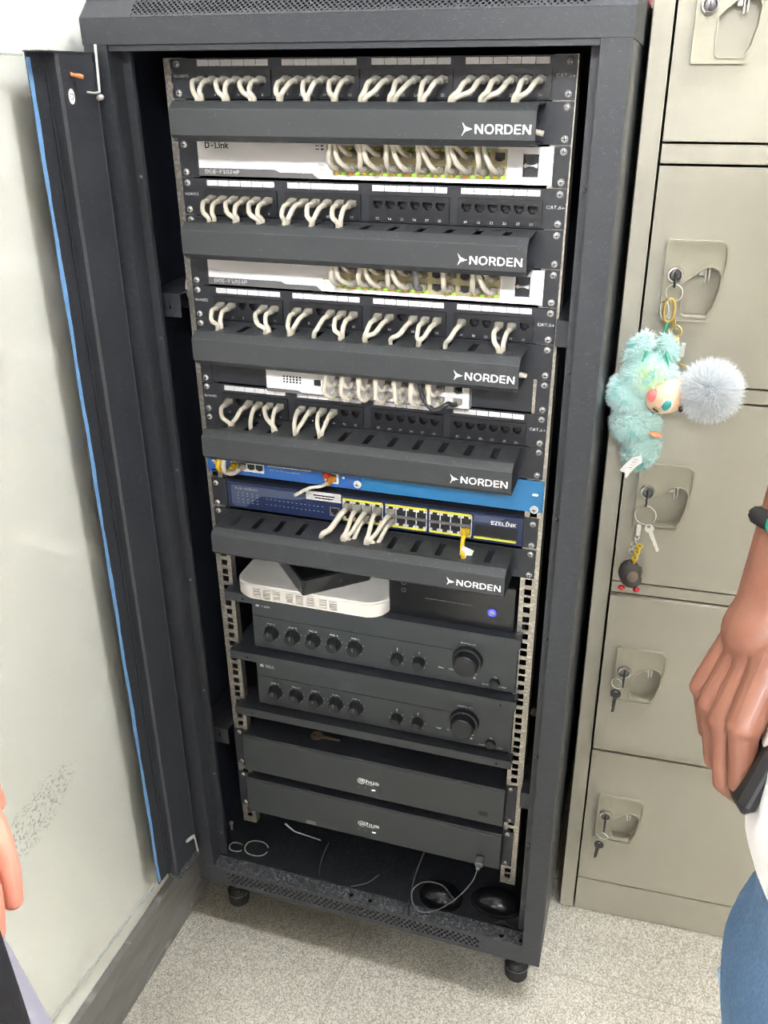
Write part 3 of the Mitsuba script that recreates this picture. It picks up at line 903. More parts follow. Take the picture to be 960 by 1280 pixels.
part(EZ, 'module_bay_bar', bx(154.5, 212.5, -8, -5, zt - 37, zt - 34.4, .3), 'yellow_bar')
ear_screws(EZ, zt - 1.3)
TR5 = cable_tray(-592.6, 'lowest black cable tray, above the white router')
zt5 = -592.6
ex = lambda i: -33.5 + 7.7 + 14.5 * i
for lab, x, z, xs, mat in (('leftmost off-white cable, bundled thick, on the navy switch', ex(0), -14, -52, 'cable'), ('second off-white cable from the left on the navy switch', ex(1), -14, -22, 'cable'), ('third off-white cable from the left on the navy switch', ex(2), -14, -19, 'cable'), ('off-white cable in the lower row of the navy switch', ex(2) - 3, -28, -16, 'cable'), ('fourth off-white cable from the left on the navy switch', ex(3), -14, 12, 'cable'), ('off-white cable in the second port block of the navy switch', 29.5 + 7.7, -14, 14, 'cable'), ('lower off-white cable in the second port block of the navy switch', 29.5 + 7.7, -28, 19, 'cable')):
    zz = -546 + z
    r = 3.4 if 'leftmost' not in lab else 4.2
    p = [(x, -20, zz - 1), (x + (xs - x) * .12, -28, zz - 4), (x + (xs - x) * .6, -38, zz - 24), (xs, -42, zt5 + 1), (xs - 2, -40, zt5 - 14), (xs + 6, -38, zt5 - 30)]
    cable(lab, p, [plug_mesh(x, zz, -8.4, 1.5, 5.6, 13)], r=r, group='off-white cables of the navy switch')
x, zz = 92.3 + 43.5 + 7.7, -546 - 28
yc = cable('yellow cable with a paper tag in the last port of the navy switch', [(x, -20, zz - 2), (x, -27, zz - 8), (x + 1, -33, zz - 18), (x + 3, -38, zt5 + 1), (x + 4, -38, zt5 - 14)], [plug_mesh(x, zz, -8.4, 2, 5.8, 14)], r=3.0, mat='cable_yellow', pm='cable_yellow')
tg = trimesh.creation.box(extents=[.016, .0012, .016])
tg.apply_transform(trimesh.transformations.rotation_matrix(.35, [0, 1, 0]))
tg.apply_translation([(x + 8) * .001, -.0375, (zz - 17) * .001])
part(yc, 'paper_tag', tg, 'paper', label='white paper tag')

# ------------------------------------------------------------------ shelves and loose devices
def shelf(ztop, label, x0=-226, x1=231, yl=-20, lip=15):
    k = thing('equipment_shelf', label, 'shelf', 'black shelves of the rack')
    part(k, 'plate', bx(x0, x1, yl, 420, ztop - 1.5, ztop), 'black_powder')
    part(k, 'lip', ext(sbox(x0, ztop - lip, x1, ztop - .2).difference(unary_union([Point(x, ztop - 9).buffer(1.9, quad_segs=3) for x in (x0 + 30, x1 - 22)])), 'y', yl, yl + 1.5), 'device_black')
    for s, x in ((-1, x0), (1, x1)):
        part(k, 'flange', bx(x, x - s * 1.5, yl + 4, 420, ztop - lip, ztop), 'black_powder')
    return k


SH1 = shelf(-727, 'black shelf under the white router and the black computer')
SH2 = shelf(-836, 'black shelf between the two black amplifiers')
SH3 = shelf(-947, 'black shelf under the lower amplifier')
RT = thing('router', 'flat white router with slotted front lying on a shelf', 'router')
fp = rrect(-206, -31, 36, 128, 34, 8)
bod = []
for z0, z1, ins in ((-726.5, -723, 3), (-723, -704, 0), (-704, -700.5, 2.5)):
    bod.append(ext(fp.buffer(-ins), 'z', z0, z1))
cut = [ext(fp.buffer(-3.0), 'z', -722, -705)] + [bx(x0, x0 + 12.5, -36, -25, -721.6 + 4.2 * r, -719.1 + 4.2 * r) for x0 in (-172, -156, -140, -119, -103, -86, -66, -50) for r in range(4)]
bod[1] = trimesh.boolean.difference([bod[1]] + cut, engine='manifold')
part(RT, 'case', cat(bod), 'router_white', 30)
part(RT, 'vent_dark_block', ext(fp.buffer(-5.5), 'z', -721, -706), 'vent_dark_green', label='added dark green block inside the case that darkens the vents')  # added filler behind the slots so they read as shaded
BXB = thing('black_box', 'small black box set cornerwise on the white router', 'box')
b = bx(-55, 55, -55, 55, 0, 28, 2.5)
R45 = trimesh.transformations.rotation_matrix(math.radians(42), [0, 0, 1])
b.apply_transform(R45)
b.apply_translation([-.083, .036, -.7004])
part(BXB, 'case', b, 'gloss_black')
part(BXB, 'light', lathe([(0, .4), (1.2, .3), (1.3, 0)], (-40, -2.6, -686), '-y', 8), 'steel_dark')
PC = thing('computer', 'slim black computer with a glowing blue power button on a shelf', 'computer')
part(PC, 'case', bx(34, 218, -5, 230, -726.5, -655, 1.2), 'gloss_black')
part(PC, 'slot', bx(88, 157, -5.6, -5, -692.5, -691.2), 'steel_dark')
bt = part(PC, 'power_button', lathe([(0, 2.2), (3.6, 2.0), (4.2, 0)], (186, -5, -698), '-y', 20), 'print_grey', 40)
part(bt, 'glow_ring', ring((186, -6.4, -698), 4.9, 1.4, (0, 1, 0), 28, 8), 'navy', True, emitter=EMIT_BLUE)
for x, z in ((56, -672), (56, -684)):
    part(PC, 'socket', ring((x, -5.2, z), 3.0, .7, (0, 1, 0), 14, 5), 'steel_dark', True)


def amplifier(z0, z1, label, x0=-189.0, x1=227.0, y=-5.0):
    k = thing('amplifier', label, 'amplifier', 'black amplifiers in the rack')
    part(k, 'case', bx(x0, x1, y + 3, 260, z1 + 1, z0 - 1, 1), 'black_powder')
    part(k, 'front_panel', bx(x0, x1, y, y + 3, z1, z0, .8), 'device_black')
    part(k, 'fascia_line', bx(x0 + 1, x1 - 60, y - .5, y, z0 - 30.2, z0 - 29.4), 'module_black')
    logo = cat([text('TOA', x0 + 16, z0 - 12.4, y, 5.2, 15, False), bx(x0 + 7.5, x0 + 10, y - .3, y, z0 - 12, z0 - 6.6), bx(x0 + 10.5, x0 + 13, y - .3, y, z0 - 12, z0 - 9.2), lathe([(0, .3), (1.2, .3), (1.2, 0)], (x0 + 11.6, y, z0 - 7.6), '-y', 10)])
    part(k, 'lettering', logo, 'print_white')
    prints = []
    for i, x in enumerate((-158, -122, -88, -54, -20)):
        kn = part(k, 'knob', lathe([(0, 14), (8.2, 14), (9.2, 12.5), (10.6, 3), (12, 0)], (x, y, z0 - 57), '-y', 22), 'module_black', 35)
        part(kn, 'pointer', bx(x - .5, x + .5, y - 14.3, y - 13.8, z0 - 56, z0 - 49.5), 'stripe_grey')
        prints.append(text(('MIC 1', 'MIC 2', 'MIC 3', 'AUX 1', 'AUX 2')[i], x - 6.5, z0 - 42, y, 2.2, 13))
        for a in np.linspace(-2.4, 2.4, 9):
            prints.append(bx(x + 14.2 * math.sin(a) - .35, x + 14.2 * math.sin(a) + .35, y - .25, y, z0 - 57 + 14.2 * math.cos(a) - .35, z0 - 57 + 14.2 * math.cos(a) + .35))
    for i, x in enumerate((47, 81)):
        kn = part(k, 'tone_knob', lathe([(0, 13), (6.6, 13), (7.6, 11), (9.2, 0)], (x, y, z0 - 62), '-y', 20), 'module_black', 35)
        prints.append(bx(x - .5, x + .5, y - .3, y, z0 - 47.5, z0 - 44))
        for a in np.linspace(-2.4, 2.4, 7):
            prints.append(bx(x + 12.2 * math.sin(a) - .4, x + 12.2 * math.sin(a) + .4, y - .25, y, z0 - 62 + 12.2 * math.cos(a) - .4, z0 - 62 + 12.2 * math.cos(a) + .4))
    kn = part(k, 'master_knob', lathe([(0, 22), (15.5, 22), (17.5, 20), (19, 8), (21.5, 7), (23, 0)], (154, y, z0 - 42), '-y', 30), 'module_black', 35)
    prints += [text('MASTER VOL', 143, z0 - 16, y, 2.2, 23), text('PEAK', 111, z0 - 66, y, 2, 8), text('SIGNAL', 127, z0 - 66, y, 2, 10), text('POWER', 158, z0 - 67, y, 2, 11), text('PA AMPLIFIER A-2000', 178, z0 - 82, y, 2.2, 36), ring((196, y - .1, z0 - 66), 1.8, .5, (0, 1, 0), 12, 4)]
    part(k, 'small_lettering', cat(prints), 'print_white')
    part(k, 'power_light', lathe([(0, 1), (1.6, .6), (1.8, 0)], (166, y, z0 - 73), '-y', 10), 'print_white', True, emitter=EMIT_LED)
    part(k, 'power_button', lathe([(0, 6), (6.6, 6), (7.4, 5), (8, 0)], (196, y, z0 - 75), '-y', 18), 'module_black', 35)
    return k


amplifier(-743, -831, 'upper black amplifier with a row of knobs, under the white router')
amplifier(-857, -943, 'lower black amplifier with a row of knobs, above the recorders')


def recorder(z0, z1, label, y=-15.0):
    k = thing('video_recorder', label, 'video recorder', 'black recorders at the rack bottom')
    part(k, 'case', bx(-222, 226, y + 2, 300, z1 + 2, z0, 1.5), 'black_powder')
    part(k, 'front_panel', bx(-222, 226, y, y + 4, z1, z0 - 3, 1.6), 'device_black')
    for s in (-1, 1):
        part(k, 'ear', bx(s * 242, s * 224, -2, 0, z1, z0), 'panel_black')
        for z in (z0 - 6, z1 + 6):
            screw(k, s * 232.5, z)
    c = -14
    lg = cat([text('alhua', c, z0 - 45, y, 7.6, 34, True), ring((c + 3.4, y - .15, z0 - 42.6), 5.6, .8, (0, 1, 0), 24, 5), bx(c + 12, c + 25, y - .3, y, z0 - 47.6, z0 - 46.6)])
    part(k, 'lettering', lg, 'print_white')
    part(k, 'status_mark', bx(c - 4, c, y - .3, y, z0 - 57, z0 - 56), 'stripe_grey')
    part(k, 'status_mark', bx(c + 8, c + 12, y - .3, y, z0 - 57, z0 - 56), 'stripe_grey')
    part(k, 'status_light', bx(c + 22, c + 28, y - .5, y, z0 - 58, z0 - 56), 'print_white', emitter=EMIT_WHITE)
    part(k, 'usb_port', bx(186, 200, y - .3, y, z1 + 16, z1 + 24), 'cavity_shade_plastic')  # flat black insert; the shade of the socket is in its colour
    return k


N1 = recorder(-1012, -1087, 'upper black video recorder with a small brass key on top')
N2 = recorder(-1106, -1181, 'lower black video recorder with a cable plugged into its front')
KY = thing('loose_key', 'small tarnished key lying on the upper recorder', 'key')
zk = -1012 + 1.2
part(KY, 'bow', ext(Point(-100, 20).buffer(10, quad_segs=5).difference(Point(-105, 20).buffer(3)), 'z', zk - 1.1, zk + 1.2), 'charm_brown')
part(KY, 'blade', ext(Polygon([(-91, 17), (-62, 18), (-58, 20), (-62, 22), (-91, 23)]), 'z', zk - 1.1, zk + 1.0), 'charm_brown')

# ------------------------------------------------------------------ loose things on the cabinet floor
Z = ZBP
def bent(c, R, a0, a1, z):
    return [(c[0] + R * math.cos(a), c[1] + R * math.sin(a) * .8, z + .8 * math.sin(3 * a)) for a in np.linspace(a0, a1, 26)]
solo('cable_tie_loop', 'larger loop of clear cable tie on the cabinet floor', 'cable tie', tube(bent((-221, 0), 22, .4, 6.2, Z + 2), 1.1, 6), 'label_white', True, group='cable tie loops on the cabinet floor')
solo('cable_tie_loop', 'smaller loop of clear cable tie on the cabinet floor near the bolt', 'cable tie', tube(bent((-258, -8), 13, .9, 6.0, Z + 2), 1.0, 6), 'label_white', True, group='cable tie loops on the cabinet floor')
B1 = thing('bolt', 'loose chrome bolt lying on the cabinet floor by the left post', 'bolt', 'loose bolts on the cabinet floor')
part(B1, 'shank', tube([(-288, -28, Z + 4), (-276, -20, Z + 4)], 2.4, 8), 'chrome', True)
part(B1, 'head', tube([(-277, -21, Z + 4), (-272, -18, Z + 4)], 4, 10), 'chrome', True)
B2 = thing('bolt', 'upright chrome bolt standing near the foot of the left rail', 'bolt', 'loose bolts on the cabinet floor')
part(B2, 'shank', tube([(-285, 30, Z), (-285, 30, Z + 16)], 2.0, 8), 'chrome', True)
part(B2, 'head', tube([(-285, 30, Z + 14), (-285, 30, Z + 18)], 3.6, 10), 'chrome', True)
MS = thing('adapter', 'glossy black rounded gadget on the cabinet floor under the thin cable', 'gadget')
m = trimesh.creation.icosphere(3, 1.0)
v = np.array(m.vertices)
v = v * np.array([.036, .027, .024])
v[:, 2] = np.maximum(v[:, 2], -.002)
m = trimesh.Trimesh(v + np.array([.128, -.004, Z * .001 + .002]), m.faces)
part(MS, 'shell', m, 'gloss_black', True)
part(MS, 'base', ext(affinity.scale(Point(128, -4).buffer(1, quad_segs=8), 38, 29), 'z', Z, Z + 3), 'gloss_black')
AD = thing('adapter', 'matt black round adapter at the right end of the cabinet floor', 'gadget')
v2 = np.array(trimesh.creation.icosphere(3, 1.0).vertices) * np.array([.040, .026, .026])
v2[:, 2] = np.maximum(v2[:, 2], -.001)
m = trimesh.Trimesh(v2 + np.array([.222, .012, Z * .001 + .001]), trimesh.creation.icosphere(3, 1.0).faces)
part(AD, 'shell', m, 'gloss_black', True)
part(AD, 'base', ext(affinity.scale(Point(222, 12).buffer(1, quad_segs=8), 45, 31), 'z', Z, Z + 3), 'rubber')
UC = thing('usb_cable', 'thin dark cable with a grey plug in the lower recorder, looping to the floor', 'cable')
part(UC, 'plug', cat([bx(187, 200, -32, -15, -1167, -1158, 1.5), bx(190, 197, -40, -30, -1166, -1160, 1.5)]), 'cable_grey')
part(UC, 'cord', tube(spline([(193, -40, -1164), (188, -50, -1180), (168, -56, -1215), (140, -58, -1250), (118, -62, -1262), (104, -66, -1260), (92, -60, -1250), (88, -44, -1240), (104, -30, -1232), (132, -24, -1236), (150, -20, -1262), (158, -10, Z + 2)], 6), 1.1, 6), 'cable_mid', True)
WC = thing('power_cord', 'black cord dropping over the front ledge of the cabinet', 'cable')
part(WC, 'cord', tube(spline([(96, 30, -1200), (84, -10, -1240), (84, -48, -1262), (90, -70, -1264), (98, -78, -1272)], 6), 1.6, 6), 'cable_dark', True)
solo('loose_wire', 'short white wire end lying at the middle of the cabinet floor', 'wire', tube(spline([(-28, -30, Z + 2), (-14, -22, Z + 2), (0, -12, Z + 3), (12, 8, Z + 3)], 5), 1.0, 6), 'cable_grey', True)
solo('loose_wire', 'thin black wire standing up from the middle of the cabinet floor', 'wire', tube(spline([(-88, -24, Z + 2), (-92, -14, Z + 10), (-90, 2, Z + 26), (-84, 16, Z + 44)], 5), 1.3, 6), 'cable_dark', True)
CK = thing('wire_coil', 'tangle of thin black cable beside the round adapter', 'cable')
for i in range(4):
    part(CK, 'strand', tube(spline([(200 + 8 * i, -44, Z + 3 + i), (222 + 5 * i, -38 + 3 * i, Z + 6 + 2 * i), (248 + 4 * i, -30 - 2 * i, Z + 5 + i), (270, -36 + 5 * i, Z + 3)], 5), 1.4, 6), 'cable_dark', True)
CS = thing('metal_strip', 'thin pale metal strip sticking out below the lower recorder', 'strip')
part(CS, 'blade', cat([tube([(-152, -16, -1190), (-134, -20, -1199)], [2.0, 1.3], 6), tube([(-134, -20, -1199), (-84, -22, -1203)], [1.3, .9], 6)]), 'print_grey')
part(N2, 'spec_sticker', bx(-112, -94, -15.3, -15, -1178, -1170), 'stripe_grey', label='small grey sticker')

# ------------------------------------------------------------------ lockers
LX, LY = 305.0, 145.0


def lock_xf(m):
    """local (x from the left edge, y depth from the front, z) -> placed: slight turn and lean as it stands"""
    v = np.array(m.vertices)
    x, y, z = v[:, 0], v[:, 1], v[:, 2]
    c, s = math.cos(math.radians(2.6)), math.sin(math.radians(2.6))
    X = LX * .001 + x * c - y * s - z * .0128
    Y = LY * .001 + x * s + y * c
    return trimesh.Trimesh(np.stack([X, Y, z], 1), m.faces, process=False)


def LP(x, y, z):
    return lock_xf(trimesh.Trimesh(np.array([[x, y, z]]) * .001, np.zeros((0, 3), int), process=False)).vertices[0] * 1000


LK = thing('locker', 'tall beige steel locker column beside the rack, doors one above another', 'locker')
XF[LK] = lock_xf
LW = 460
part(LK, 'stile', bx(0, 24, 0, 18, -1415 + 6, 500, .8), 'locker')
part(LK, 'stile', bx(LW - 24, LW, 0, 18, -1415 + 6, 500, .8), 'locker')
part(LK, 'side', cat([bx(0, 1.5, 18, 440, -1409, 500), bx(LW - 1.5, LW, 18, 440, -1409, 500)]), 'locker')
part(LK, 'back', bx(0, LW, 438, 440, -1409, 500), 'locker')
part(LK, 'top', bx(0, LW, 0, 440, 500, 502), 'locker')
for z0, z1 in ((-116, -94), (-412, -393), (-724, -706), (-1030, -1016), (208, 187)):
    part(LK, 'cross_rail', bx(27, LW - 27, 1, 16, z0, z1, .6), 'locker')
part(LK, 'plinth', bx(27, LW - 27, 1, 16, -1409, -1331, .6), 'locker')
PLT = [(0, 0), (0, -102)]
def plate_poly(o=0.0):
    p = Polygon([(0, 0), (0, -102), (61, -102)] + [(61 + 18 * math.sin(t * PI / 2) ** .8 - 3 * t, -102 + 88 * t) for t in np.linspace(.1, 1, 8)] + [(74, -6), (66, 0)])
    return p.buffer(-2.5).buffer(2.5, quad_segs=3).buffer(o)


def rec_poly():
    p = Polygon([(27, -92), (26, -54), (34, -46), (50, -34), (58, -32), (66, -36), (70, -44), (69, -62), (64, -84), (58, -95), (30, -95)])
    return p.buffer(-3).buffer(3, quad_segs=3)


doors = [(500 - 3, 211, None), (184, -91, 94), (-119, -390, -204), (-415, -703, -508), (-727, -1013, -816), (-1033, -1328, -1123)]
which = ['top door out of the frame', 'door', 'door', 'door', 'door', 'door']
KP = {}
for di, (z0, z1, pz) in enumerate(doors):
    yf = 0 if di != 4 else -6
    rect = sbox(27, z1, LW - 27, z0)
    px = 47
    if pz is None:
        pz = z0 - 90
    pl, rc = affinity.translate(plate_poly(), px, pz), affinity.translate(rec_poly(), px, pz)
    dk_ = part(LK, 'door', ext(rect.difference(rc.buffer(.4)), 'y', yf, yf + 17), 'locker')
    hp = part(dk_, 'handle_plate', cat([ext(pl.difference(rc), 'y', yf - 3, yf - .01), ext(pl.difference(pl.buffer(-3.0)), 'y', yf - 5.4, yf - 3), ext(rc.buffer(1.7).difference(rc), 'y', yf - 5.2, yf - 3)]), 'plate')
    part(dk_, 'handle_recess', cat([ext(rc.buffer(.35).difference(rc), 'y', yf - 2.6, yf + 14), ext(rc.buffer(.3), 'y', yf + 14, yf + 15)]), 'locker_plain')
    lx, lz = px + 14.5, pz - 43
    part(dk_, 'lock', lathe([(6.4, 4.6), (7.6, 6.4), (9.6, 6.0), (10.4, 0)], (lx, yf - 3, lz), '-y', 24), 'lock_chrome', 35)
    part(dk_, 'lock_core', lathe([(0, 5.2), (5.4, 5.0), (6.5, 4.2), (6.6, 0)], (lx, yf - 3, lz), '-y', 20), 'steel_dark', 35)
    part(dk_, 'keyhole', bx(lx - .7, lx + .7, yf - 8.3, yf - 7.9, lz - 4, lz + 4), 'key_black')
    part(dk_, 'latch', cat([bx(px + 50.5, px + 52.2, yf - 1, yf + 10, pz - 52, pz - 33, .3), bx(px + 54.6, px + 56.4, yf - 1, yf + 10, pz - 50, pz - 33, .3), bx(px + 44, px + 50, yf + 3, yf + 6, pz - 44, pz - 37, .5)]), 'chrome')
    mk = [bx(px + 5 + o, px + 7.4 + o, yf - 3.5, yf - 3, pz - 14 - 4.2 * i, pz - 11.4 - 4.2 * i) for i in range(4) for o in (0, 16)]
    part(dk_, 'raised_marks', cat(mk), 'plate')
    if pz == doors[di][2]:
        KP[di] = (lx, yf - 8, lz)


# keys and charms (placed from the lock positions)
def key_shape(c, ang, L=26, head=8.5, thick=1.0):
    """flat key hanging in a vertical plane that looks to -y; c = bow centre"""
    bow = Point(0, 0).buffer(head, quad_segs=4).difference(Point(0, head * .45).buffer(2.4))
    blade = Polygon([(-2.8, -head + 1), (-2.8, -head - L * .4), (-1.2, -head - L * .45), (-2.6, -head - L * .6), (-1.4, -head - L * .75), (-1.8, -head - L), (0, -head - L - 2), (2.6, -head - L), (2.8, -head + 1)])
    g = affinity.rotate(unary_union([bow, blade]), ang, origin=(0, 0))
    m = ext(g, 'y', -thick, thick)
    m.apply_translation(np.array(c) * .001)
    return m


def lock_key(k, di):
    lx, y, lz = KP[di]
    p = LP(lx, y, lz)
    part(k, 'key_in_lock', cat([bx(p[0] - 1, p[0] + 1, p[1] - 10, p[1] + 3, p[2] - 4, p[2] + 4, .3), bx(p[0] - 1.3, p[0] + 1.3, p[1] - 26, p[1] - 9, p[2] - 11, p[2] + 8, .8)]), 'key_black')
    return p


# door B: key, rings, carabiner, plush and pompom
K1 = thing('key_set', 'key in the second locker door with a gold clip and two charms', 'keys')
p = lock_key(K1, 2)
part(K1, 'ring', ring((p[0] + 1, p[1] - 20, p[2] - 18), 10.5, .8, (.3, 1, 0), 28, 6), 'chrome', True)
th_ = np.linspace(0, 2 * PI, 30, endpoint=False)
part(K1, 'gold_clip', tube([(p[0] - 2 + 6.5 * math.cos(a), p[1] - 22, p[2] - 40 + 15 * math.sin(a)) for a in th_], 1.9, 8, closed=True), 'brass', True)
part(K1, 'ring', ring((p[0] - 8, p[1] - 20, p[2] - 40), 11, .8, (.9, .5, 0), 24, 6), 'chrome', True)
part(K1, 'green_loop', tube(spline([(p[0] - 1, p[1] - 22, p[2] - 54), (p[0] - 4, p[1] - 24, p[2] - 64), (p[0] - 10, p[1] - 24, p[2] - 84), (p[0] - 14, p[1] - 24, p[2] - 98), (p[0] - 8, p[1] - 24, p[2] - 92), (p[0] - 3, p[1] - 22, p[2] - 66)], 6), 1.7, 8), 'green_plastic', True)
part(K1, 'swivel', cat([ring((p[0] + 10, p[1] - 22, p[2] - 66), 7, 1.5, (.4, 1, 0), 20, 6), tube([(p[0] + 12, p[1] - 22, p[2] - 72), (p[0] + 14, p[1] - 22, p[2] - 86)], 3, 8), ring((p[0] + 6, p[1] - 22, p[2] - 56), 5, .8, (1, .3, 0), 16, 5)]), 'brass', True)
for i in range(4):
    part(K1, 'chain_link', ring((p[0] + 15 + 1.2 * i, p[1] - 22, p[2] - 88 - 5.5 * i), 3.4, 1.0, (1, 0, 0) if i % 2 else (0, 1, 0), 14, 5), 'brass', True)
part(K1, 'tag', bx(p[0] + 19, p[0] + 24, p[1] - 24, p[1] - 22.6, p[2] - 98, p[2] - 80, .4), 'chrome')
PB = p


def fuzz(surf_pts, surf_n, colors, L, w, seed, droop=0.0, curl=.35):
    r = np.random.default_rng(seed)
    n = len(surf_pts)
    d = surf_n + r.normal(0, curl, (n, 3))
    d[:, 2] -= droop
    d /= np.linalg.norm(d, axis=1, keepdims=True)
    a = np.cross(d, r.normal(size=(n, 3)))
    a /= np.linalg.norm(a, axis=1, keepdims=True)
    b = np.cross(d, a)
    Ls = (L * r.uniform(.6, 1.15, n))[:, None]
    base = [surf_pts - d * .001 + w * (math.cos(q) * a + math.sin(q) * b) for q in (0, 2 * PI / 3, 4 * PI / 3)]
    tip = surf_pts + d * Ls
    v = np.stack(base + [tip], 1).reshape(-1, 3)
    i = np.arange(n) * 4
    f = np.vstack([np.stack([i, i + 1, i + 3], 1), np.stack([i + 1, i + 2, i + 3], 1), np.stack([i + 2, i, i + 3], 1)])
    c = np.repeat(np.clip(colors * r.uniform(.9, 1.06, (n, 1)), 0, 1), 4, axis=0)
    return v, f, c


def calm(t, it):
    v0 = np.array(t.vertices)
    trimesh.smoothing.filter_taubin(t, iterations=it)
    v = np.array(t.vertices)
    bad = ~np.isfinite(v).all(1) | (np.linalg.norm(v - v0, axis=1) > .006)
    v[bad] = v0[bad]
    t.vertices = v
    return t


def blob(parts, edge=.004, it=8):
    """parts: list of (centre, radii(3) , rotation about y deg)"""
    ms = []
    for c, rad, ry in parts:
        s = m3.Manifold.sphere(1.0, 32).scale(tuple(rad)).rotate((0, ry, 0)).translate(tuple(c))
        ms.append(s)
    m = m3.Manifold.batch_boolean(ms, m3.OpType.Add).refine_to_length(edge)
    q = m.to_mesh()
    t = trimesh.Trimesh(q.vert_properties[:, :3], q.tri_verts)
    return calm(t, it)


PLSH = thing('plush_charm', 'mint green furry plush charm with a peach face hanging from the second locker door', 'plush toy')
yy = .118
yy = 0.100
body = blob([((.355, yy, -.372), (.034, .024, .030), 0), ((.333, yy + .002, -.395), (.026, .022, .028), 0), ((.345, yy + .004, -.437), (.030, .022, .028), 0), ((.356, yy + .002, -.470), (.021, .018, .030), 12),
             ((.337, yy + .002, -.338), (.013, .009, .027), 22), ((.373, yy + .010, -.336), (.011, .008, .021), -14), ((.321, yy + .002, -.402), (.012, .012, .013), 0)])
pts, fid = trimesh.sample.sample_surface(body, 9000, seed=3)[:2]
nrm = body.face_normals[fid]
mint, teal, lime, pale = (np.array(srgb(*c)) for c in ((192, 224, 217), (160, 208, 202), (224, 228, 150), (226, 238, 234)))
h = meshkit.fbm(pts * 45, 3, 5)[:, None]
col = mint * (1 - h) + pale * h
lm = np.clip(1 - np.linalg.norm(pts - np.array([.357, yy - .02, -.366]), axis=1) / .022, 0, 1)[:, None]
col = col * (1 - lm) + lime * lm
lt = (np.clip((-.43 - pts[:, 2]) / .05, 0, 1)[:, None]) * .8
h2 = meshkit.fbm(pts * 70 + 3, 2, 9)[:, None]
col = np.where(h2 > .70, teal, col)
keep = ~((np.linalg.norm((pts - np.array([.383, yy - .022, -.393])) / np.array([.028, .03, .026]), axis=1) < .98))
v, f, c = fuzz(pts[keep], nrm[keep], col[keep], .0078, .0010, 4, .15)
part(PLSH, 'body', body, 'fur_vertex', True, color=np.tile(mint * .9, (len(body.vertices), 1)))
part(PLSH, 'fur', trimesh.Trimesh(v, f, process=False), 'fur_vertex', color=c, kind='stuff')
face = trimesh.creation.icosphere(3, 1.0)
face.apply_scale([.028, .019, .023])
face.apply_transform(trimesh.transformations.rotation_matrix(math.radians(-25), [0, 1, 0]))
face.apply_translation([.379, yy - .013, -.389])
fk = part(PLSH, 'face', face, 'toy_face', True, label='smooth peach face')
def dot(c, rx, rz, ry, mat, name, par, ang=0, dep=.004):
    s = trimesh.creation.icosphere(2, 1.0)
    s.apply_scale([rx, dep, rz])
    s.apply_transform(trimesh.transformations.rotation_matrix(math.radians(ang), [0, 1, 0]))
    s.apply_translation(c)
    return part(par, name, s, mat, True)
dot((.3805, yy - .0300, -.3960), .0072, .0098, 0, 'paper', 'eye', fk, 25)
dot((.3805, yy - .0318, -.3960), .0052, .0076, 0, 'toy_eye', 'eye', fk, 25)
dot((.3985, yy - .0235, -.4020), .0030, .0040, 0, 'hair', 'eye', fk, 10)
dot((.3630, yy - .0258, -.3870), .0082, .0092, 0, 'toy_blush', 'cheek', fk)
dot((.3680, yy - .0255, -.4060), .0045, .0010, 0, 'hair', 'mouth', fk, 30)
dot((.3720, yy - .024, -.4395), .0085, .0036, 0, 'toy_hand', 'paw', PLSH, 5, .005)
dot((.3150, yy - .004, -.398), .0030, .0045, 0, 'toy_hand', 'paw', PLSH)
for ex_, a in ((.341, 14), (.370, -16)):
    dot((ex_ + .004, yy - .010, -.344), .0016, .013, 0, 'green_plastic', 'ear_stripe', PLSH, a, .003)
tp = [(347, -474), (358, -470), (360, -480), (352, -488), (346, -498), (343, -505), (340, -503), (341, -498), (333, -494), (340, -483)]
part(PLSH, 'care_label', ext(Polygon(tp), 'y', yy * 1000 - 26, yy * 1000 - 25.2), 'paper', label='white sewn-in care label')
part(PLSH, 'care_print', cat([bx(343 + 2 * i, 349 + 2 * i, yy * 1000 - 26.4, yy * 1000 - 26, -489 + 4 * i, -488 + 4 * i) for i in range(4)]), 'print_grey')
PM = thing('pompom', 'pale grey fluffy pompom hanging beside the mint plush charm', 'pompom')
cen = np.array([.4305, .085, -.377])
sp = trimesh.creation.icosphere(4, .026)
sp.apply_translation(cen)
pts, fid = trimesh.sample.sample_surface(sp, 4500, seed=8)[:2]
nn = (pts - cen) / np.linalg.norm(pts - cen, axis=1, keepdims=True)
g0, g1 = np.array(srgb(216, 221, 223)), np.array(srgb(248, 249, 249))
hh = rng.random((len(pts), 1))
v, f, c = fuzz(pts, nn, g0 * (1 - hh) + g1 * hh, .018, .0013, 12, .0, .26)
part(PM, 'core', sp, 'fur_vertex', True, color=np.tile(g0 * .9, (len(sp.vertices), 1)))
part(PM, 'fur', trimesh.Trimesh(v, f, process=False), 'fur_vertex', color=c, kind='stuff')
part(PM, 'chain', tube([(PB[0] + 19, PB[1] - 22, PB[2] - 108), (422, 92, -358)], 1.2, 6), 'brass')

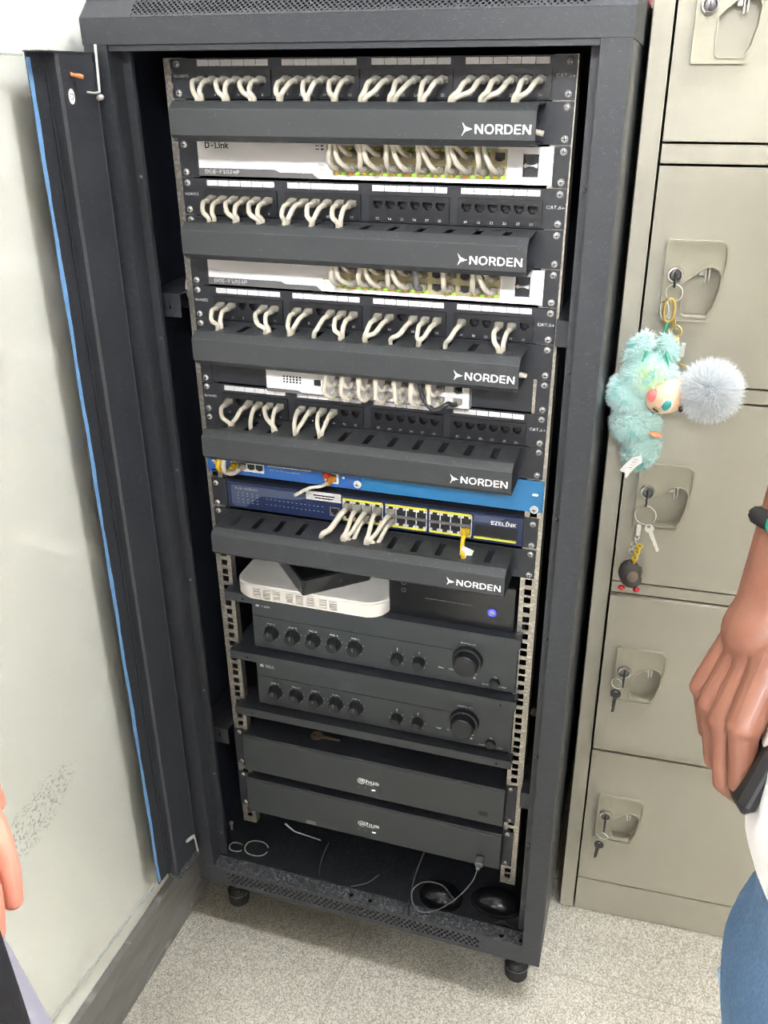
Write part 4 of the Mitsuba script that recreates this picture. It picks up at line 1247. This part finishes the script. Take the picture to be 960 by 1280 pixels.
# door C: key, ring, spare key and dark charm
K2 = thing('key_set', 'key in the third locker door with a large split ring and a spare key', 'keys')
p = lock_key(K2, 3)
part(K2, 'ring', ring((p[0] + 1, p[1] - 22, p[2] - 25), 14.5, .8, (.1, 1, 0), 30, 6), 'chrome', True)
part(K2, 'spare_key', cat([key_shape((p[0] + 9, p[1] - 24, p[2] - 44), 24, 30, 6.5)]), 'chrome')
part(K2, 'clasp', bx(p[0] - 10, p[0] - 2, p[1] - 26, p[1] - 20, p[2] - 58, p[2] - 40, 2), 'chrome')
CH = thing('charm', 'dark rubber figure charm with red feet and a yellow chain below the third locker lock', 'charm')
cx, cy, cz = p[0] - 10, p[1] - 24, p[2] - 118
for i in range(5):
    part(CH, 'chain_link', ring((p[0] - 7 - .8 * i, p[1] - 24, p[2] - 60 - 6 * i), 4, .9, (1, 0, 0) if i % 2 else (0, 1, 0), 14, 5), 'chrome', True)
for i in range(6):
    part(CH, 'yellow_link', ring((p[0] - 1 - 1.0 * i, p[1] - 28, p[2] - 72 - 5 * i), 3.6, 1.3, (1, .5, 0) if i % 2 else (0, 1, 0), 12, 5), 'charm_yellow', True)
bd = blob([((cx * .001, cy * .001, cz * .001), (.0155, .011, .020), 0), (((cx + 4) * .001, (cy) * .001, (cz - 12) * .001), (.015, .011, .013), 0), (((cx + 14) * .001, cy * .001, (cz + 2) * .001), (.004, .006, .009), 0)], .003)
part(CH, 'body', bd, 'charm_dark', True)
dot(((cx + 5) * .001, (cy - 9) * .001, (cz - 2) * .001), .0085, .010, 0, 'charm_brown', 'belly', CH)
for o in (-8, 13):
    dot(((cx + o) * .001, (cy - 5) * .001, (cz - 25) * .001), .005, .004, 0, 'charm_red', 'foot', CH)
# door D
K3 = thing('key_set', 'key pair hanging from the fourth locker door on a small ring', 'keys')
p = lock_key(K3, 4)
part(K3, 'ring', ring((p[0] - 9, p[1] - 18, p[2] - 10), 9, .9, (.3, 1, 0), 26, 6), 'chrome', True)
part(K3, 'hanging_key', key_shape((p[0] - 9, p[1] - 20, p[2] - 28), -3, 26, 8), 'key_black')
K4 = thing('key_set', 'two keys hanging one under the other from the lowest locker door', 'keys')
p = lock_key(K4, 5)
part(K4, 'ring', ring((p[0] - 1, p[1] - 20, p[2] - 26), 9.5, .8, (.2, 1, .3), 24, 6), 'chrome', True)
part(K4, 'hanging_key', key_shape((p[0] - 5, p[1] - 22, p[2] - 46), -8, 22, 8), 'key_black')

# ------------------------------------------------------------------ people
def bones(bl, edge=.012, it=10):
    ms = []
    for p0, r0, p1, r1 in bl:
        a = m3.Manifold.sphere(r0, 24).translate(tuple(map(float, p0)))
        b_ = m3.Manifold.sphere(r1, 24).translate(tuple(map(float, p1)))
        ms.append((a + b_).hull())
    m = m3.Manifold.batch_boolean(ms, m3.OpType.Add).refine_to_length(edge)
    q = m.to_mesh()
    t = trimesh.Trimesh(q.vert_properties[:, :3], q.tri_verts)
    return calm(t, it)


def unit(a):
    a = np.asarray(a, float)
    return a / np.linalg.norm(a)


def hand_bones(Wp, d, n, s=1.0, curl=(35, 45, 40), thumb=(25, 30), side=1):
    """bones of a hand: wrist, direction to the knuckles, palm normal; side flips the thumb"""
    d = unit(d)
    n = unit(np.asarray(n) - d * (np.asarray(n) @ d))
    t = np.cross(d, n) * side       # towards the thumb
    B_ = []
    Wp = np.asarray(Wp, float)
    tips = []
    offs = [.030, .010, -.010, -.028]
    leng = [(.042, .025, .020), (.047, .029, .021), (.043, .027, .020), (.034, .020, .018)]
    dist = [.088, .092, .087, .079]
    for i in range(4):
        root = Wp + (d * dist[i] + t * offs[i]) * s
        B_.append((Wp + t * offs[i] * .55 * s, .017 * s, root, .0125 * s))
        q, a = root, 0.0
        for j, L in enumerate(leng[i]):
            a += math.radians(curl[j] * (1 + .08 * i))
            v = d * math.cos(a) + n * math.sin(a)
            e = q + v * L * s
            B_.append((q, (.0105, .0092, .0083)[j] * s, e, (.0092, .0083, .0072)[j] * s))
            q = e
        tips.append((q, v))
    q = Wp + (d * .022 + t * .026 + n * .006) * s
    v = unit(d * .72 + t * .62 + n * .32)
    B_.append((Wp + n * .004, .018 * s, q, .015 * s))
    for L, r0, r1 in ((.040, .0135, .0105), (.030, .0105, .0095), (.024, .0098, .0078)):
        e = q + v * L * s
        B_.append((q, r0 * s, e, r1 * s))
        q = e
        v = unit(v + n * math.tan(math.radians(thumb[0])) * .6 + d * .25)
    tips.append((q, v))
    return B_, tips


def person(name, label, base, yaw, J, skin, clothes):
    k = thing(name, label, 'person')
    return k


# right: man facing the viewer's side, right arm lowered, phone in hand
PR = thing('person', 'person in a white shirt and blue jeans at the right edge, holding a dark phone', 'person')
C = np.array([.655, -.585, 0.0])
Wr = np.array([.4515, -.5185, -.3295])
El = np.array([.497, -.452, -.135])
Sh = np.array([.485, -.55, .125])
dh = np.array([-.3544, -.4663, -.8105])
nh = np.array([.8253, .2536, -.5046])
hb, tips = hand_bones(Wr, dh, nh, .88, curl=(30, 44, 26), side=1)
thumb = [np.array(q) for q in ((.4626, -.5392, -.3343), (.4586, -.5557, -.3527), (.4530, -.5640, -.3718), (.4490, -.5680, -.3885))]
hb = hb[:-4] + [(Wr, .019, thumb[0], .0155), (thumb[0], .0135, thumb[1], .0115), (thumb[1], .0110, thumb[2], .0098), (thumb[2], .0098, thumb[3], .0075)]
tips[-1] = (thumb[3], unit(thumb[3] - thumb[2]))
sk = [(Sh, .052, El, .043), (El, .042, El + (Wr - El) * .35, .041), (El + (Wr - El) * .35, .041, Wr, .027), (Wr, .026, Wr + dh * .02, .027)] + hb
ShL = np.array([.825, -.56, .125])
ElL, WrL = np.array([.865, -.58, -.17]), np.array([.845, -.66, -.40])
hb2, _ = hand_bones(WrL, (0, -.1, -1), (-1, 0, 0), 1.0, side=-1)
sk += [(ShL, .052, ElL, .043), (ElL, .042, WrL, .027)] + hb2
sk += [(Sh, .05, ShL, .05), ((.655, -.56, .06), .09, (.655, -.575, -.25), .085), ((.655, -.555, .13), .055, (.655, -.57, .22), .05)]
HC = np.array([.655, -.585, .305])
sk += [(HC + [0, -.01, -.06], .062, HC + [0, .012, .035], .088), (HC + [0, -.045, -.075], .04, HC + [0, -.03, 0], .07), (HC + [0, -.098, -.01], .010, HC + [0, -.108, -.03], .014)]
for s in (-1, 1):
    sk.append((HC + [s * .083, .012, .0], .012, HC + [s * .088, .016, -.03], .009))
part(PR, 'body', bones(sk, .0062, 8), 'skin_brown', True)
for s in (-1, 1):
    dot(HC + [s * .031, -.086, .008], .014, .008, 0, 'eye_white', 'eye', PR, 0, .008)
    dot(HC + [s * .031, -.092, .008], .006, .006, 0, 'hair', 'eye', PR, 0, .004)
dot(HC + [0, -.094, -.062], .024, .006, 0, 'charm_brown', 'mouth', PR, 0, .006)
hr = bones([(HC + [0, .03, .045], .092, HC + [0, .02, .055], .094), (HC + [0, .05, -.02], .07, HC + [0, .04, .03], .085)], .012, 6)
part(PR, 'hair', hr, 'hair', True)
part(PR, 'fingernail', cat([moved(trimesh.creation.icosphere(2, .0052), trimesh.transformations.translation_matrix(q + 0.003 * v)) for q, v in tips]), 'nail', True)
shirt = [((.655, -.555, .10), .115, (.655, -.58, -.30), .125), ((.60, -.56, .06), .10, (.585, -.585, -.42), .105), ((.71, -.56, .06), .10, (.725, -.585, -.42), .105),
         (Sh + [.02, 0, 0], .062, np.array([.60, -.56, .07]), .09), (ShL, .062, np.array([.71, -.56, .07]), .09), (Sh + [.02, 0, 0], .062, Sh + (El - Sh) * .55, .066), (ShL, .062, ShL + (ElL - ShL) * .55, .066), ((.562, -.585, -.36), .112, (.560, -.588, -.425), .117), ((.735, -.59, -.40), .104, (.732, -.595, -.50), .112), ((.578, -.595, -.43), .114, (.73, -.595, -.50), .115), ((.605, -.60, -.495), .118, (.70, -.60, -.54), .116)]
part(PR, 'shirt', bones(shirt, .012, 10), 'cotton_white', True)
jeans = [((.572, -.60, -.50), .112, (.74, -.60, -.50), .115), ((.560, -.60, -.56), .111, (.590, -.615, -.93), .070), ((.590, -.615, -.93), .070, (.59, -.60, -1.34), .058),
         ((.745, -.60, -.55), .116, (.75, -.615, -.93), .072), ((.75, -.615, -.93), .072, (.75, -.60, -1.34), .058)]
jean_mesh = bones(jeans, .012, 10)
part(PR, 'jeans', jean_mesh, 'jeans', True)
sm, dir_ = [], np.array([-.975, .222])
jv = np.array(jean_mesh.vertices)
for z_ in np.arange(-.60, -1.30, -.03):
    near_ = jv[(np.abs(jv[:, 2] - z_) < .016) & (jv[:, 0] < .66)]
    q_ = near_[np.argmax(near_[:, :2] @ dir_)]
    sm.append([q_[0] * 1000, q_[1] * 1000, z_ * 1000])
sm = np.array(sm)
for _ in range(3):
    sm[1:-1, :2] = .25 * sm[:-2, :2] + .5 * sm[1:-1, :2] + .25 * sm[2:, :2]
part(PR, 'seam', tube(spline(sm, 3), 2.8, 6), 'jean_seam', True, label='pale side seam of the jeans')
for x in (.59, .75):
    part(PR, 'shoe', bones([((x, -.58, -1.375), .035, (x, -.70, -1.378), .032), ((x, -.58, -1.35), .04, (x, -.62, -1.36), .04)], .012, 4), 'shoe', True)
wa = El + (Wr - El) * .76
ax = unit(Wr - El)
part(PR, 'wristwatch', cat([ring(wa * 1000, 33, 6, ax, 32, 10)]), 'rubber', True, label='dark wristband')
side_ = unit(np.array([-.7, -.7, 0]) - ax * (np.array([-.7, -.7, 0]) @ ax))
wm = trimesh.creation.icosphere(2, 1.0)
wm.apply_scale(.009)
wm.apply_translation(wa + side_ * .032)
part(PR, 'watch_face', wm, 'green_plastic', True)
PH = thing('phone', 'black phone held in the hand of the person at the right edge', 'phone')
ph = bx(-36, 36, -5.5, 5.5, -72, 72, 4.5)
axp, npn, ap = np.array([.35, .4664, .8124]), np.array([.9365, -.1548, -.3146]), np.array([-.021, .8709, -.491])
Mx = np.eye(4)
Mx[:3, 0], Mx[:3, 1], Mx[:3, 2] = ap, npn, axp
if np.linalg.det(Mx[:3, :3]) < 0:
    Mx[:3, 1] *= -1
Mx[:3, 3] = [.4630, -.5540, -.3760]
ph.apply_transform(Mx)
part(PH, 'case', ph, 'rubber')

# the photographer, standing behind the camera: only the shade is seen
PP = thing('person', 'person in dark clothes standing behind the viewpoint, out of the picture', 'person')
ph_ = lambda x, y, z: np.array([.36 + x, -1.42 + y, z])
sk = [(ph_(0, 0, .02), .05, ph_(0, .01, .10), .048), (ph_(0, .0, .16), .075, ph_(0, 0, .25), .085), (ph_(0, .05, .14), .04, ph_(0, .06, .2), .05)]
for s in (-1, 1):
    sk += [(ph_(s * .18, 0, .0), .05, ph_(s * .22, .08, -.24), .042), (ph_(s * .22, .08, -.24), .04, ph_(s * .12, .24, -.16), .03), (ph_(s * .12, .24, -.16), .03, ph_(s * .09, .30, -.10), .024), (ph_(s * .18, 0, .0), .05, ph_(0, 0, .0), .05)]
part(PP, 'body', bones(sk, .014, 8), 'skin_light', True)
part(PP, 'shirt', bones([(ph_(-.1, 0, -.05), .1, ph_(-.07, 0, -.42), .11), (ph_(.1, 0, -.05), .1, ph_(.07, 0, -.42), .11), (ph_(-.1, 0, -.05), .1, ph_(.1, 0, -.05), .1), (ph_(-.07, 0, -.42), .11, ph_(.07, 0, -.42), .11), (ph_(0, 0, -.05), .1, ph_(0, 0, -.42), .12)], .02, 8), 'cloth_black', True)
part(PP, 'trousers', bones([(ph_(s * .08, 0, -.5), .105, ph_(s * .09, 0, -.95), .07) for s in (-1, 1)] + [(ph_(s * .09, 0, -.95), .07, ph_(s * .10, 0, -1.34), .055) for s in (-1, 1)], .02, 8), 'cloth_black', True)
part(PP, 'hair', bones([(ph_(0, -.03, .22), .08, ph_(0, -.01, .26), .088)], .02, 6), 'hair', True)

# left: second person, only fingers and clothing at the lower left corner
PL = thing('person', 'person at the lower left corner in a lavender grey tunic with a black bag', 'person')
LC = np.array([-.138, -.83])
CA, SA = math.cos(math.radians(-60)), math.sin(math.radians(-60))
sh = lambda x, y, z: np.array([LC[0] + x * CA - y * SA, LC[1] + x * SA + y * CA, z])
Wl = np.array([-.083, -.723, -.374])
hb, tips = hand_bones(Wl, (.75, -.35, -.56), (-.5, -.2, -.8), .86, curl=(8, 14, 12), side=1)
ElB = sh(.20, .02, -.20)
sk = [(sh(.16, 0, .0), .045, ElB, .038), (ElB, .038, Wl, .024)] + hb
hb3, _ = hand_bones(sh(-.19, .0, -.50), (0, 0, -1), (CA, SA, 0), .92, side=-1)
sk += [(sh(-.16, 0, .0), .045, sh(-.185, 0, -.27), .038), (sh(-.185, 0, -.27), .038, sh(-.19, .0, -.50), .024)] + hb3
sk += [(sh(-.15, 0, 0), .045, sh(.15, 0, 0), .045), (sh(0, 0, -.05), .085, sh(0, 0, -.40), .08), (sh(0, 0, .02), .05, sh(0, .01, .10), .046)]
hc = lambda x, y, z: sh(x, y + .02, .19 + z)
sk += [(hc(0, .01, -.06), .058, hc(0, -.012, .03), .082), (hc(0, .045, -.07), .036, hc(0, .03, 0), .064), (hc(0, .092, -.01), .009, hc(0, .101, -.028), .012)]
for s in (-1, 1):
    sk.append((hc(s * .077, -.012, .0), .011, hc(s * .082, -.014, -.026), .008))
part(PL, 'body', bones(sk, .0075, 8), 'skin_light', True)
for s in (-1, 1):
    dot(hc(s * .029, .081, .008), .010, .007, 0, 'eye_white', 'eye', PL, 0, .010)
    dot(hc(s * .029, .087, .008), .005, .005, 0, 'hair', 'eye', PL, 0, .005)
dot(hc(0, .088, -.058), .012, .005, 0, 'toy_blush', 'mouth', PL, 0, .014)
part(PL, 'hair', bones([(hc(0, -.03, .04), .088, hc(0, -.02, .05), .09), (hc(0, -.05, -.05), .07, hc(0, -.05, .03), .08)], .012, 6), 'hair', True)
tun = [(sh(0, 0, -.02), .10, sh(0, 0, -.36), .10), (sh(-.07, 0, -.04), .085, sh(-.075, 0, -.36), .09), (sh(.07, 0, -.04), .085, sh(.075, 0, -.36), .09), (sh(.16, 0, .0), .055, sh(.06, 0, -.02), .085), (sh(-.16, 0, .0), .055, sh(-.06, 0, -.02), .085), (sh(.16, 0, .0), .05, sh(.2, .01, -.16), .05), (sh(-.16, 0, .0), .055, sh(-.18, 0, -.18), .055),
       (sh(.06, 0, -.36), .095, sh(.095, .06, -.66), .15), (sh(-.06, 0, -.36), .10, sh(-.08, .0, -.66), .12), (sh(.095, .06, -.66), .15, sh(-.08, 0, -.66), .12)]
part(PL, 'tunic', bones(tun, .014, 10), 'lavender', True)
part(PL, 'trousers', bones([(sh(.08, 0, -.60), .10, sh(.08, 0, -.95), .07), (sh(.08, 0, -.95), .07, sh(.08, -.0, -1.34), .05), (sh(-.08, 0, -.60), .10, sh(-.08, 0, -.95), .07), (sh(-.08, 0, -.95), .07, sh(-.08, 0, -1.34), .05)], .014, 8), 'cloth_black', True)
for x in (-.08, .08):
    part(PL, 'shoe', bones([(sh(x, -.02, -1.375), .034, sh(x, .12, -1.38), .03)], .012, 4), 'shoe', True)
BG = thing('shoulder_bag', 'black bag at the hip of the person in the lower left corner', 'bag')
bq = [(.006, -.80, -.445), (-.010, -.88, -.445), (.006, -.80, -.62), (-.010, -.88, -.62)]
bagm = bones([(bq[0], .03, bq[1], .03), (bq[2], .035, bq[3], .035), (bq[0], .03, bq[2], .035), (bq[1], .03, bq[3], .035), (bq[0], .03, bq[3], .035), (bq[1], .03, bq[2], .035)], .012, 8)
part(BG, 'pouch', bagm, 'cloth_black', True)
part(BG, 'strap', tube(spline(np.array([(.002, -.80, -.43), sh(.13, .09, -.2), sh(.13, .03, .065), sh(.13, -.11, -.1), (-.006, -.88, -.43)]) * 1000, 5), 8, 6), 'cloth_black', True)
